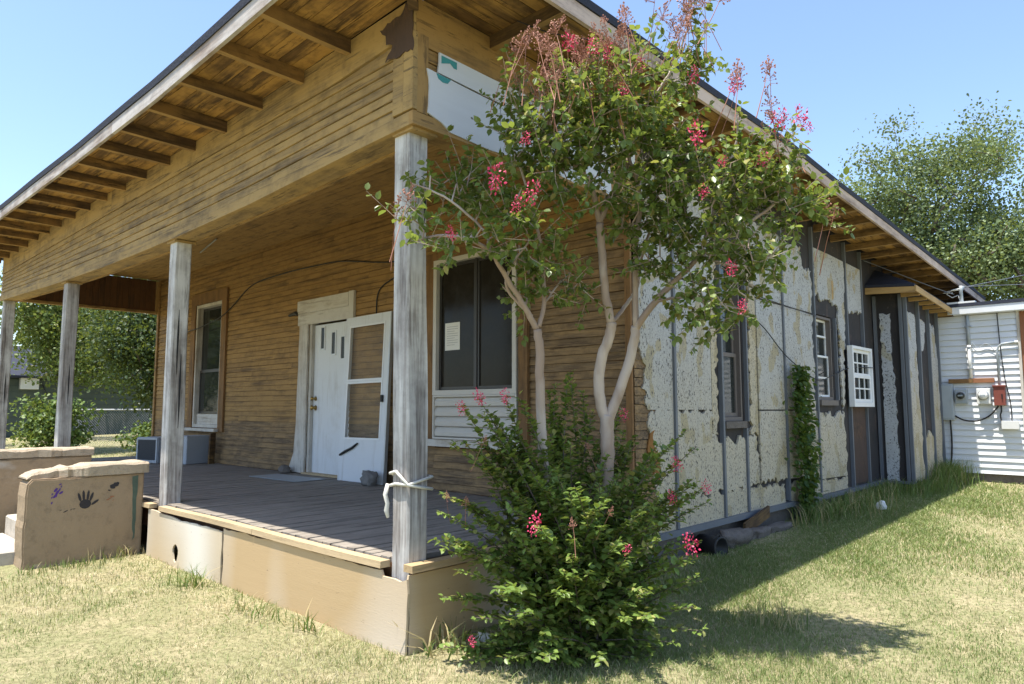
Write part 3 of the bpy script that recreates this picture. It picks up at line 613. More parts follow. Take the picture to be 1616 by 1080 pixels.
abox('corner_board', (1.537, 1.575, AY-.035, AY+.13, .3, 2.95), M['trim'], annex)
abox('brown_panel', (1.576, 1.718, AY+.02, AY+.08, .3, 2.95), M['rust'], annex); abox('block_footing', (.4, 1.55, AY+.02, AY+.2, -.1, .338), M['stone'], annex); abox('block_footing', (1.72, 6.4, AY+.02, AY+.2, -.1, .338), M['stone'], annex)
ar = abox('roof', (-.1, 6.7, AY-.17, AY+5, 3.075, 3.13), M['shingle'])
abox('fascia', (.62, 6.7, AY-.16, AY-.135, 2.955, 3.073), M['siding'], ar); abox('soffit', (.69, 6.7, AY-.134, AY-.001, 2.945, 2.965), M['siding'], ar)
AI = 'electrical fittings on the annex wall'
def fitting(name, loc, label, cat): return empty(name, loc, 0, label, cat, AI)
WF = AY-.03
def meter(x, z, w, h, label):
    e = fitting('electric_meter', (x, WF, z), label, 'meter')
    box('box', (-w/2, w/2, -.09, 0, 0, h), M['greybox'] if 'dark' in label else M['whiteplastic'], e, .006)
    MB().tube([(0, -.09, h*.55), (0, -.10, h*.55), (0, -.105, h*.55)], [w*.42, w*.42, w*.38], 20).build('collar', M['metal'], e)
    MB().tube([(0, -.1055, h*.55), (0, -.15, h*.55), (0, -.165, h*.55)], [w*.34, w*.33, w*.2], 20).build('dial', M['glass'] if 'dark' in label else M['whiteplastic'], e, smooth=True)
    box('nameplate', (-w*.2, w*.2, -.168, -.1655, h*.55-.012, h*.55+.012), M['greybox'], e)
meter(.735, 1.47, .17, .24, 'grey electric meter with dark round dial beside the grey breaker cabinet')
meter(1.045, 1.465, .19, .25, 'white electric meter with pale dial beside the red box')
e = fitting('breaker_cabinet', (.535, WF, 1.20), 'tall grey breaker cabinet at the left end of annex wall', 'electrical box'); box('case', (-.085, .085, -.11, 0, 0, .6), M['greybox'], e, .005); box('cover', (-.07, .07, -.122, -.111, .03, .57), M['greybox'], e, .004); box('latch', (.045, .06, -.132, -.123, .28, .33), M['metal'], e)
e = fitting('fuse_box', (1.262, WF, 1.44), 'rusty red metal box right of the white meter', 'electrical box'); box('case', (-.075, .075, -.11, 0, 0, .30), M['redbox'], e, .004); box('lid', (-.085, .085, -.125, -.0, .3005, .325), M['redbox'], e, .003); box('handle', (.03, .045, -.125, -.111, .1, .18), M['black'], e)
e = fitting('junction_box', (1.38, WF, 1.07), 'low white plastic box below the red box on annex wall', 'electrical box'); box('case', (-.11, .11, -.1, 0, 0, .12), M['whiteplastic'], e, .006); box('lid', (-.115, .115, -.106, -.1005, -.004, .125), M['whiteplastic'], e, .002)
e = fitting('shelf_board', (.88, WF, 1.81), 'rust brown board mounted above the electric meters', 'board'); box('board', (-.32, .03, -.05, 0, 0, .07), M['brown_trim'], e, .003); box('board', (.032, .32, -.052, 0, .001, .075), M['rust'], e, .003)
e = fitting('conduit', (.88, WF, 1.89), 'straight conduit rising from the rust brown board to the annex eave', 'pipe'); MB().tube([(0, -.03, 0), (0, -.03, .55)], .026, 10).build('pipe', M['whiteplastic'], e, smooth=True); MB().tube([(0, -.03, .551), (0, -.03, 1.05)], .027, 10).build('pipe', M['greybox'], e, smooth=True)
for zz in (.15, .5, .85): box('strap', (-.045, .045, -.061, -.002, zz, zz+.02), M['metal'], e)
e = fitting('conduit', (1.26, WF, 1.77), 'grey conduit bending off the top of the red box', 'pipe'); MB().tube([(0, -.03, 0), (0, -.03, .55), (.02, -.03, .62), (.07, -.03, .66), (.24, -.03, .68)], .016, 8).build('pipe', M['greybox'], e, smooth=True); MB().tube([(.24, -.03, .68), (.285, -.03, .68)], .021, 8).build('cap', M['whiteplastic'], e)
def cable(name, pts, r, mat, label, cat='cable', n=24, group=None):
    P = [Vector(p) for p in pts]; out = []
    for i in range(len(P)-1):
        p0, p1, p2, p3 = P[max(i-1, 0)], P[i], P[i+1], P[min(i+2, len(P)-1)]
        for q in range(6):
            t = q/6; out.append(.5*((2*p1)+(p2-p0)*t+(2*p0-5*p1+4*p2-p3)*t*t+(3*p1-p0-3*p2+p3)*t**3))
    out.append(P[-1]); b = P[0]
    o = MB().tube([p-b for p in out], r, 6).build(name, mat, None, b, smooth=True); return tag(o, label, cat, group)
cable('cable', [(.625, WF-.03, 1.27), (.75, WF-.045, 1.20), (.93, WF-.05, 1.19), (1.1, WF-.045, 1.27), (1.235, WF-.05, 1.43)], .013, M['black'], 'thick black cable drooping from the grey breaker cabinet to the red box')
cable('cable', [(.55, WF-.03, 1.20), (.555, WF-.03, .9), (.54, WF-.03, .6), (.50, WF-.02, .36)], .014, M['black'], 'black cable hanging from the bottom of the breaker cabinet')
cable('cable', [(1.29, WF-.012, 2.94), (1.305, WF-.012, 2.4), (1.335, WF-.012, 1.9), (1.39, WF-.014, 1.5), (1.40, WF-.06, 1.2)], .008, M['black'], 'thin black cable running from the annex eave down to the white box')
cable('cable', [(.92, WF-.012, 2.48), (1.0, WF-.02, 2.38), (1.12, WF-.02, 2.45), (1.24, WF-.015, 2.3), (1.34, WF-.012, 2.05)], .005, M['greybox'], 'thin grey wire looping across the sunlit annex wall')
cable('cable', [(1.27, WF-.06, 1.435), (1.272, WF-.07, 1.35), (1.255, WF-.07, 1.28), (1.265, WF-.06, 1.18)], .012, M['black'], 'short black cable looping below the red box')
# power drop at the annex roof
e = empty('service_bracket', (.82, AY-.1, 3.13), 0, 'metal power drop bracket with looped wires on the annex roof edge', 'bracket')
box('foot', (-.2, .2, -.07, .07, .0015, .03), M['siding'], e); MB().tube([(0, 0, .03), (0, 0, .22), (.02, 0, .30)], [.03, .026, .04], 10).build('insulator', M['greybox'], e, smooth=True)
MB().tube([(0, -.02, .26), (-.12, -.05, .24), (-.2, -.03, .18), (-.13, 0, .12), (-.04, 0, .15), (-.02, 0, .05)], .008, 6).build('wire_loop', M['whiteplastic'], e, smooth=True); MB().tube([(0, -.02, .24), (-.17, -.03, .23), (-.26, 0, .21), (-.12, .02, .2)], .007, 6).build('wire_loop', M['whiteplastic'], e, smooth=True)
cable('power_line', [(.82, AY-.1, 3.42), (3.2, 14, 3.68), (6.5, 19, 4.3), (11, 26, 5.8)], .006, M['batten'], 'lower overhead wire running from the annex bracket past the tall tree', 'wire', group='overhead wires')
cable('power_line', [(.83, AY-.1, 3.40), (2.4, 15, 4.3), (5, 22, 6.0), (9, 34, 9.8)], .006, M['batten'], 'upper overhead wire climbing from the annex bracket past the tall tree', 'wire', group='overhead wires')
cable('cable', [(.03, 8.5, 3.60), (.25, 9.2, 3.50), (.55, 10.2, 3.36), (.72, 10.95, 3.30)], .006, M['batten'], 'pale wire running along the main eave over the bay roof')
cable('cable', [(.075, 3.9, 2.45), (.062, 4.7, 2.30), (.065, 5.4, 1.98), (.062, 6.3, 1.75), (.055, 6.9, 1.82), (.06, 7.6, 1.95), (.13, 8.42, 1.98)], .006, M['black'], 'black cable sagging across the foam sheathed side wall')
cable('cable', [(.055, 4.70, 2.60), (.062, 5.4, 2.575), (.058, 6.39, 2.55)], .005, M['black'], 'straight dark wire along the sheathing seam above the vine')
cable('cable', [(.45, .42, 3.755), (.56, .6, 3.71), (.71, .84, 3.70)], .004, M['black'], 'thin black wire hanging under the corner eave')
cable('cable', [(-9.3, D-.028, 2.66), (-8.85, D-.06, 2.70), (-8.3, D-.07, 2.74), (-7.6, D-.065, 2.85), (-7.28, D-.03, 3.0), (-6.68, D-.028, 3.24), (-5.74, D-.028, 3.29), (-4.91, D-.028, 3.28), (-4.3, D-.028, 3.25), (-3.5, D-.028, 3.12), (-2.7, D-.03, 3.02)], .008, M['black'], 'black cable sagging along the porch wall above the front door')
cable('cable', [(-3.2, D-.028, 2.9), (-3.45, D-.028, 2.82), (-3.54, D-.028, 2.7), (-3.55, D-.028, 2.5)], .008, M['black'], 'short black cable dropping behind the top of the storm door')
# ------------------------------------------------------------------ plastered porch steps
st = empty('porch_steps', (-3.75, -.6, gz(-3.75, -.6)), 0, 'cement porch steps between tan plastered cheek walls with painted handprints', 'steps')
SX, SY, SZ = -3.75, -.6, float(gz(-3.75, -.6))
def L(p): return (p[0]-SX, p[1]-SY, p[2]-SZ)
def cheek(x0, x1, y0, prof, parent):
    bm = bmesh.new(); pts = ragged(prof, .003, .05, (0, 1))
    vs_ = [bm.verts.new(L((x1, p[0], p[1]))) for p in pts]; f = bm.faces.new(vs_)
    r = bmesh.ops.extrude_face_region(bm, geom=[f]); bmesh.ops.translate(bm, verts=[g for g in r['geom'] if isinstance(g, bmesh.types.BMVert)], vec=(x0-x1, 0, 0))
    bmesh.ops.bevel(bm, geom=[e for e in bm.edges if abs((e.verts[0].co-e.verts[1].co).x) < .01], offset=.012, segments=2, affect='EDGES'); bmesh.ops.recalc_face_normals(bm, faces=bm.faces[:])
    me = bpy.data.meshes.new('cheek_wall'); bm.to_mesh(me); bm.free(); return link('cheek_wall', me, M['stucco'], parent)
prof = [(-1.04, -.15), (-.125, -.15), (-.125, .80), (-1.0, .80), (-1.035, .76), (-1.045, .3)]
c1 = cheek(-4.02, -3.75, 0, prof, st); c2 = cheek(-5.57, -5.30, 0, [(-1.6, -.15), (-.125, -.15), (-.125, .89), (-1.6, .88), (-1.64, .7)], st)
def cap(x0, x1, ys, par):
    secs = []
    fine = []
    for (a, b, c), (d, e, f) in zip(ys, ys[1:]):
        fine += [(a+(d-a)*q/4, b+(e-b)*q/4+random.gauss(0, .0012), c+(f-c)*q/4+random.gauss(0, .0015)) for q in range(4)]
    fine.append(ys[-1])
    for y, zt, ov in fine:
        k = len(secs); n = .004*math.sin(k*.55)+random.gauss(0, .0008)
        secs.append([L(p) for p in ((x0, y, .80 if x1 > -5 else .891), (x1+ov, y, .80 if x1 > -5 else .891), (x1+ov, y, zt-.02+n), (x1+ov-.02, y, zt+n*.5), (x0+.02, y, zt-n), (x0, y, zt-.02))])
    return MB().sweep(secs).build('cap', M['cement'], par)
cap(-4.05, -3.75, [(-1.04, .815, -.03), (-1.0, .845, -.04), (-.93, .86, -.06), (-.86, .865, -.05), (-.80, .875, -.06), (-.74, .89, -.02), (-.70, .88, -.04), (-.64, .885, .0), (-.58, .90, .022), (-.4, .905, .026), (-.25, .90, .026), (-.12, .905, .026), (-.095, .895, .02)], c1)
cap(-5.6, -5.3, [(-1.62, .97, .0)]+[(-1.5+.11*i, .978+.006*math.sin(i*1.7), random.choice((.0, .02, .026, -.01, .026))) for i in range(12)]+[(-.115, .975, .026)], c2)
for y0, y1, zt in ((-.50, -.17, .50), (-.90, -.501, .36), (-1.16, -.901, .19)):
    box('step', (-5.12-SX, -4.022-SX, y0-SY, y1-SY, -.2-SZ, zt-SZ), M['stepcem'], st, .014)
def ellipse(cy, cz, ry, rz, n=12, a=0): return [(cy+ry*math.cos(t)*math.cos(a)-rz*math.sin(t)*math.sin(a), cz+ry*math.cos(t)*math.sin(a)+rz*math.sin(t)*math.cos(a)) for t in [2*math.pi*i/n for i in range(n)]]
def mark(name, poly, mat, at=.0025): return plate(name, [(p[0]-SY, p[1]-SZ) for p in poly], mat, c1, 'x', at, -.002)
def hand(cy, cz, s, mat, ang=0):
    at = .0025
    o = mark('handprint', ragged(ellipse(cy, cz, .046*s, .040*s, 12), .004, .02), mat, at)
    for k, (dy, ln, a) in enumerate(((-.034, .070, .30), (-.012, .085, .08), (.013, .083, -.10), (.034, .068, -.30), (.046, .060, -.95))):
        bz = cz+(.020 if k < 4 else -.012)*s; by = cy+dy*s; q = a+ang
        p = plate('finger_mark', [(y_-SY, z_-SZ) for y_, z_ in ellipse(by-math.sin(q)*ln*.6*s, bz+math.cos(q)*ln*.6*s, .0105*s, ln*.58*s, 10, q)], mat, c1, 'x', at+.0006+.0001*k, -.002)
hand(-.60, .56, 1.0, M['handblack'], .0)
def smear(cy, cz, ry, rz, mat, n, ang=0):
    for k in range(n):
        u, v = random.gauss(0, .55)*ry, random.gauss(0, .55)*rz; q = random.uniform(.15, .42)
        mark('paint_smear', ragged(ellipse(cy+u*math.cos(ang)-v*math.sin(ang), cz+u*math.sin(ang)+v*math.cos(ang), ry*q*.8, rz*q*.8, 9, ang+random.uniform(-.5, .5)), .004, .015), mat, .0022+.00015*k)
smear(-.83, .655, .035, .075, M['handpurple'], 9, -.5); smear(-.79, .72, .02, .05, M['handpurple'], 4, -.6)
smear(-.40, .685, .075, .035, M['handblack'], 10, .1); smear(-.40, .59, .06, .02, M['handorange'], 5, .5); smear(-.70, .53, .07, .014, M['handblack'], 4, .1)
mark('paint_smear', ragged([(-.205, .20), (-.188, .22), (-.178, .78), (-.228, .77), (-.215, .5)], .004, .05), M['handgreen'])
# ------------------------------------------------------------------ things on the porch
sdo = empty('storm_door', (-3.65, 2.185, .541), 0, 'white storm door leaning on the porch wall beside the front door', 'storm door')
sdo.rotation_euler = (-.046, -.008, 0); sdo.scale = (.98, 1, 1)
rect_frame('frame', 'y', -.018, .018, -.46, .46, 0, 1.96, .11, M['doorpaint'], sdo, .50, .12)
box('mid_rail', (-.35, .35, -.016, .012, 1.155, 1.19), M['doorpaint'], sdo)
for z0, z1 in ((.50, 1.155), (1.19, 1.84)):
    p = rect_frame('glazing_frame', 'y', -.024, -.0185, -.365, .365, z0-.012, z1+.012, .022, M['vinyl'], sdo); box('pane', (-.35, .35, -.002, .001, z0, z1), M['screen'], p)
box('edge_strip', (.4605, .475, -.02, .02, .0, 1.96), M['metal'], sdo); box('handle', (.37, .40, -.05, -.0185, .92, 1.0), M['black'], sdo, .004); MB().tube([(-.42, -.03, .30), (-.30, -.035, .345), (-.16, -.035, .39), (-.06, -.03, .445)], [.013, .016, .016, .010], 8).build('closer', M['black'], sdo, smooth=True)
def rock(name, loc, s, mat, label, cat='rock', seed=0, group=None):
    bm = bmesh.new(); bmesh.ops.create_icosphere(bm, subdivisions=3, radius=1); r = random.Random(seed); ph = [r.uniform(0, 6) for _ in range(6)]
    for v in bm.verts:
        c = v.co; n = 1+.10*math.sin(13*c.x+ph[5])*math.sin(12*c.z+ph[1])+.08*math.sin(17*c.y+ph[2])+.16*math.sin(3*c.x+ph[0])*math.sin(2.6*c.y+ph[1])+.12*math.sin(5*c.z+ph[2]+2*c.x)+.05*math.sin(11*c.x+ph[3])*math.sin(9*c.y+ph[4])
        v.co = Vector((math.copysign(abs(c.x)**.7, c.x)*s[0], math.copysign(abs(c.y)**.7, c.y)*s[1], math.copysign(abs(c.z)**.75, c.z)*s[2]))*n
    zm = min(v.co.z for v in bm.verts)
    for v in bm.verts: v.co.z = max(v.co.z-zm-.01, 0)
    me = bpy.data.meshes.new(name); bm.to_mesh(me); bm.free(); o = link(name, me, mat, None, loc, smooth=True); return tag(o, label, cat, group)
rock('rock', (-3.30, 2.06, .541), (.10, .06, .085), M['rock'], 'grey rock wedged against the foot of the leaning storm door', seed=1)
rock('rock', (-5.36, 2.17, .541), (.09, .06, .055), M['stone'], 'brown rock on the porch floor below the flared door casing', seed=3)
o = empty('floor_board', (-4.7, 1.85, .542), .05, 'thin grey sheet lying flat on the porch floor before the front door', 'mat'); box('sheet', (-.55, .5, -.2, .2, .001, .008), M['greybox'], o, .002); box('edge_strip', (-.55, .5, -.2, -.185, .0085, .011), M['metal'], o)
def aircon(loc, rz, label, w=.46, d=.36, h=.40):
    e = empty('air_conditioner', loc, rz, label, 'air conditioner', 'old window units on the porch')
    box('casing', (-w/2, w/2, -d/2, d/2, 0, h), M['acbody'], e, .008); g = box('grille', (-w/2+.04, w/2-.04, -d/2-.006, -d/2-.0005, .05, h-.04), M['grille'], e)
    rect_frame('bezel', 'y', -d/2-.014, -d/2-.0005, -w/2+.006, w/2-.006, .01, h-.008, .028, M['acbody'], e)
    for j in range(9): box('grille_slat', (-w/2+.045, w/2-.045, -d/2-.011, -d/2-.0065, .07+.032*j, .074+.032*j), M['grille'], g)
aircon((-8.55, 1.72, .541), math.radians(20), 'grey window air conditioner with dark grille standing on the porch floor')
aircon((-7.95, 2.02, .541), math.radians(-78), 'pale air conditioner casing between the other unit and an upright plank', .42, .34, .43)
o = box('plank', (-.015, .015, -.05, .05, 0, .47), M['raft_y'], None, 0, (-7.62, 2.18, .541), (0, .03, .3)); tag(o, 'short upright plank leaning on the wall beside the air conditioners', 'plank')
rp = empty('rope', (0, 0, .9), 0, 'white rope tied round the porch corner post', 'rope')
for k, (za, zb_) in enumerate(((.03, .10), (.10, .03))):
    q = .088; pts = [(-q, -q+.01, za+.02), (-.02, -q, za+.035), (q, -q, (za+zb_)/2), (q, q, zb_), (-q, q, zb_+.01), (-q, -q+.02, za+.02)]
    MB().tube(pts, .009, 7).build('loop', M['rope'], rp, smooth=True)
MB().tube([(-.09, -.09, .06), (-.10, -.10, .0), (-.085, -.095, -.05), (-.10, -.09, -.09), (-.085, -.09, -.13)], [.012, .014, .012, .015, .008], 7).build('loose_end', M['rope'], rp, smooth=True)
# ------------------------------------------------------------------ rubble along the side wall
rock('rubble_stone', (.17, 3.75, gz(.2, 3.7)-.02), (.08, .22, .085), M['stone'], 'pale crumbling stone lump beside the black pipe end', 'stone', 11, 'rubble along the side wall')
rock('rubble_stone', (.16, 4.25, gz(.2, 4.2)-.02), (.07, .20, .06), M['stone'], 'long grey stone between the crumbling lump and the last stone', 'stone', 12, 'rubble along the side wall')
rock('rubble_stone', (.17, 4.75, gz(.2, 4.7)-.02), (.065, .26, .055), M['stone'], 'flat grey stone in the rubble row under the leaning plank', 'stone', 13, 'rubble along the side wall')
o = box('plank', (-.012, .012, -.28, .28, -.06, .06), M['raft_y'], None, 0, (.11, 4.35, .27), (.22, .12, 0)); tag(o, 'brown broken plank leaning on the foundation above the rubble', 'plank')
dp = empty('drain_pipe', (.13, 3.30, gz(.2, 3.3)-.06), math.radians(-10), 'black plastic pipe end lying in rubble by the side wall', 'pipe')
MB().sweep([[(x_, r*math.cos(a), .12+r*math.sin(a)) for a in [2*math.pi*i/16 for i in range(16)]] for x_, r in ((-.1, .095), (.12, .10), (.13, .10), (.13, .08), (.0, .075))]).build('barrel', M['black'], dp, smooth=True); MB().tube([(.08, .06, .2), (.11, .0, .235), (.08, -.06, .2)], .008, 6).build('handle', M['black'], dp)
def crumple(loc, s, mat, label, seed):
    bm = bmesh.new(); bmesh.ops.create_icosphere(bm, subdivisions=2, radius=1); r = random.Random(seed)
    for v in bm.verts: v.co = Vector((v.co.x*s[0], v.co.y*s[1], max(v.co.z, -.7)*s[2]))*(1+r.uniform(-.22, .22))
    zm = min(v.co.z for v in bm.verts)
    for v in bm.verts: v.co.z -= zm
    me = bpy.data.meshes.new('litter'); bm.to_mesh(me); bm.free(); tag(link('litter', me, mat, None, loc), label, 'litter')
crumple((.27, .33, gz(.3, .3)), (.05, .035, .03), M['whiteplastic'], 'crumpled white cup lying beside the porch skirt under the shrub', 5)
crumple((.62, 6.7, gz(.6, 6.7)+.03), (.06, .05, .06), M['whiteplastic'], 'white crumpled plastic bag in the grass by the side wall', 6)
# ------------------------------------------------------------------ background on the left: green house, fence
gh = empty('green_house', (-34, 7, 0), 0, 'dark green clapboard house beyond the chain link fence', 'house')
gw = box('wall', (-6, -.03, -9, 12, -.3, 2.75), M['greenwall'], gh)
for j in range(10): box('siding_board', (-.029, .012, -9, 12, -.1+.28*j, .165+.28*j), M['greenwall'], gw)
MB().sweep([[(-6.6, y, 2.75), (.5, y, 2.75), (.5, y, 2.85), (-3, y, 4.4)] for y in (-9.5, 12.5)]).build('roof', M['shingle'], gh)
e = empty('wall_unit', (-33.985, 5.35, 2.25), 0, 'small white box high on the green house wall', 'utility box'); box('case', (.0, .25, -.35, .35, 0, .5), M['siding'], e, .01); MB().tube([(.05, .5, .3), (.05, .7, -.2), (.05, .55, -.6), (.05, .1, -.7)], .03, 6).build('hose', M['black'], e)
fe = empty('chain_link_fence', (-22.5, 5.6, .1), 0, 'grey chain link fence before the dark trees beyond the porch', 'fence')
F0, F1 = Vector((-.9, -1.05, 0)), Vector((5.5, 4.5, 0)); fl = (F1-F0).length; fd = (F1-F0)/fl
for j in range(4): p = F0+fd*(fl*j/3); MB().tube([(p.x, p.y, 0), (p.x, p.y, 1.3)], .04, 8).build('post', M['metal'], fe)
MB().tube([tuple(F0+Vector((0, 0, 1.25))), tuple(F1+Vector((0, 0, 1.25)))], .025, 6).build('top_rail', M['metal'], fe)
wm = MB(); s = 0
while s < fl-.05:
    for sg in (1, -1):
        s2 = s+1.2*sg; a, b, za, zb2 = s, s2, 0, 1.2
        if s2 > fl: b = fl; zb2 = (fl-s)
        if s2 < 0: b = 0; zb2 = s
        pa = F0+fd*a; pb = F0+fd*b; wm.tube([(pa.x, pa.y, .04), (pb.x, pb.y, .04+max(zb2, .02))], .004, 3)
    s += .085
tag(wm.build('wire_mesh', M['metal'], fe), kind='stuff')
# tree data: limb paths, crown masses, shoot tips, flowers, seed heads (world metres)
LIMBS=[
 ([(0.568,0.96,-0.022),(0.614,0.951,0.367),(0.683,0.946,0.687),(0.72,0.919,0.955),(0.744,0.892,1.22),(0.752,0.883,1.352)],0.045,0.042),
 ([(0.749,0.886,1.303),(0.731,0.831,1.484),(0.758,0.818,1.672),(0.812,0.835,1.821),(0.825,0.838,1.896)],0.034,0.03),
 ([(0.825,0.838,1.896),(0.821,0.783,2.08),(0.84,0.73,2.297),(0.855,0.694,2.469)],0.026,0.022),
 ([(0.855,0.694,2.469),(0.853,0.595,2.685),(0.816,0.405,2.823),(0.797,0.297,2.983),(0.802,0.212,3.135)],0.018,0.006),
 ([(0.855,0.694,2.469),(0.895,0.716,2.594),(0.964,0.762,2.73),(1.052,0.808,3.003),(1.147,0.869,3.22),(1.234,0.928,3.397),(1.301,0.964,3.599)],0.02,0.005),
 ([(0.825,0.838,1.896),(0.813,0.991,2.008),(0.85,1.078,2.133),(0.855,1.127,2.319),(0.923,1.159,2.557)],0.014,0.007),
 ([(0.755,0.89,1.315),(0.842,0.937,1.579),(0.886,0.978,1.788),(0.901,0.979,1.883)],0.032,0.028),
 ([(0.901,0.979,1.883),(0.93,0.942,2.164),(0.975,0.887,2.378),(1.035,0.843,2.624),(1.025,0.733,2.863),(0.994,0.595,3.168)],0.02,0.007),
 ([(0.899,0.981,1.864),(1.036,0.992,2.024),(1.165,1.028,2.145),(1.292,1.062,2.263),(1.442,1.119,2.378),(1.601,1.187,2.472),(1.741,1.299,2.613)],0.022,0.006),
 ([(1.292,1.062,2.263),(1.345,1.086,2.463),(1.413,1.12,2.681),(1.48,1.155,2.899),(1.506,1.155,3.081)],0.012,0.004),
 ([(1.036,0.992,2.024),(1.235,0.972,2.019),(1.41,1.005,1.968),(1.558,1.08,1.926)],0.009,0.004),
 ([(1.292,1.062,2.263),(1.548,1.04,2.167),(1.699,1.105,2.225)],0.009,0.004),
 ([(0.528,0.707,0.046),(0.514,0.63,0.525),(0.513,0.605,0.709),(0.541,0.546,1.043),(0.564,0.492,1.408),(0.594,0.454,1.698),(0.599,0.427,1.841)],0.034,0.024),
 ([(0.599,0.427,1.841),(0.588,0.332,1.96),(0.573,0.202,2.108),(0.587,0.062,2.225),(0.577,-0.092,2.276),(0.531,-0.272,2.271),(0.449,-0.41,2.217)],0.019,0.005),
 ([(0.587,0.062,2.225),(0.559,0.018,2.362),(0.457,-0.167,2.517),(0.377,-0.318,2.568)],0.009,0.004),
 ([(0.606,0.431,1.859),(0.616,0.464,1.99),(0.627,0.436,2.281),(0.636,0.344,2.521),(0.633,0.242,2.755)],0.015,0.006),
 ([(0.596,0.387,1.911),(0.535,0.241,2.064),(0.604,0.22,2.195),(0.709,0.235,2.306)],0.011,0.005),
 ([(0.616,0.464,1.99),(0.619,0.588,2.117),(0.617,0.712,2.211)],0.007,0.003),
]
BLOBS=[ (0.903,0.389,3.035,0.28,0.22,50),(0.796,0.324,2.773,0.25,0.23,48),(0.756,0.133,2.89,0.12,0.17,16),(1.02,0.558,3.11,0.30,0.24,52),(1.095,0.792,2.917,0.29,0.27,55),(1.273,0.967,3.378,0.13,0.20,18),(1.3,0.965,3.581,0.07,0.13,5),(1.195,0.926,2.608,0.35,0.29,62),(1.459,1.102,2.629,0.31,0.27,55),(1.652,1.211,2.649,0.21,0.21,32),(1.747,1.319,2.507,0.18,0.16,20),(1.385,1.075,2.306,0.31,0.20,46),(1.108,0.954,2.292,0.18,0.18,18),(1.395,0.996,1.933,0.23,0.11,26),(0.912,0.517,2.649,0.18,0.16,13),(0.699,0.069,2.45,0.16,0.15,20),(0.74,0.2,2.259,0.17,0.15,20),(0.587,-0.147,2.241,0.25,0.08,22),(0.492,-0.385,2.329,0.09,0.10,7),(0.312,-0.041,2.613,0.16,0.10,9),(0.251,0.237,2.692,0.19,0.17,26),(0.601,0.438,2.081,0.16,0.14,18),(0.686,0.653,2.098,0.15,0.11,9),(1.617,1.042,2.123,0.14,0.14,14),(0.894,0.921,2.593,0.21,0.23,15),(1.497,1.164,2.954,0.07,0.16,4),(0.696,0.122,3.066,0.09,0.12,5) ]
TIPS= [(0.416,0.009,1.407),(0.455,0.11,1.435),(0.522,0.241,1.45),(0.43,-0.124,0.948),(0.475,-0.008,0.909),(0.458,-0.137,0.729),(0.431,-0.052,0.408),(0.463,0.01,0.163),(0.447,0.134,1.2),(0.481,0.3,1.231),(0.392,0.616,1.333),(0.467,0.862,1.568),(0.534,0.935,1.489),(0.416,0.766,1.41),(0.6,0.944,1.371),(0.714,1.12,1.37),(0.719,1.215,1.21),(0.922,1.143,1.104),(1.041,1.123,1.055),(1.157,1.218,1.167),(1.123,1.083,0.899),(1.218,1.168,0.936),(1.22,1.002,0.638),(1.28,0.857,0.6),(1.214,0.804,0.532),(1.179,0.792,0.364),(1.146,0.651,0.163),(1.111,0.592,0.359),(0.996,0.523,0.065),(0.867,0.266,0.054),(0.73,0.131,0.102),(0.647,0.033,0.261),(0.901,0.061,0.803),(0.973,0.246,0.961),(1.11,0.325,0.81),(1.191,0.422,0.653),(1.08,0.256,0.602),(0.967,0.15,0.602),(0.825,0.029,0.509),(0.736,0.032,0.897),(0.753,0.157,1.112),(0.801,0.466,1.2),(0.889,0.697,1.124),(1.138,0.688,0.869),(0.935,0.089,0.309),(1.064,0.273,0.355),(0.638,-0.027,0.642),(0.719,0.004,0.465),(0.579,0.056,0.115),(0.958,0.78,0.982),(0.84,0.256,0.981),(1.231,0.657,0.719),(1.198,0.52,0.483)]
BLOOMS=[ (0.721,-0.036,2.565,0.055),(0.862,0.079,2.48,0.05),(0.583,-0.222,2.262,0.03),(0.49,0.076,1.428,0.035),(0.451,-0.022,1.373,0.03),(0.556,0.205,1.435,0.03),(0.928,0.03,0.81,0.04),(1.337,0.791,0.666,0.045),(1.53,0.96,2.123,0.035),(1.581,0.966,1.912,0.03),(1.437,0.783,2.805,0.05),(1.711,1.227,2.95,0.05),(1.795,1.304,2.968,0.05),(1.825,1.339,2.915,0.035),(1.33,0.969,3.245,0.04),(1.499,1.135,3.19,0.04),(1.653,1.132,2.738,0.04),(0.829,0.077,2.784,0.03),(0.97,0.28,3.299,0.045),(1.057,0.363,3.282,0.04),(1.117,0.424,3.248,0.035),(0.797,0.996,1.333,0.03),(1.088,1.1,1.048,0.035),(1.255,1.135,0.923,0.03),(1.133,0.958,0.876,0.03),(1.185,0.628,3.228,0.035),(1.508,0.93,2.72,0.03),(1.166,0.497,3.044,0.03),(1.468,0.781,2.517,0.03),(0.836,-0.004,2.407,0.035),(0.562,-0.039,0.197,0.02),(1.25,0.335,0.69,0.02) ]
SEEDS=[ (1.308,0.956,3.71),(1.329,0.988,3.618),(1.26,0.927,3.581),(1.503,1.131,3.245),(0.738,0.128,3.325),(0.816,0.197,3.359),(0.874,0.262,3.273),(0.955,0.327,3.359),(1.027,0.344,3.214),(1.057,0.422,3.359),(1.096,0.518,3.438),(1.116,0.611,3.393),(0.77,0.169,3.238),(0.904,0.172,3.122),(1.701,1.211,3.003),(1.747,1.266,2.915),(1.864,1.428,2.507),(1.886,1.456,2.454),(0.459,-0.127,0.967),(0.498,-0.03,0.929),(0.69,0.886,1.409),(0.829,1.046,1.18),(0.755,0.7,1.19),(1.049,0.465,0.883),(1.008,0.226,0.841),(0.521,0.061,1.239),(0.465,-0.485,2.378),(0.504,-0.457,2.441) ]
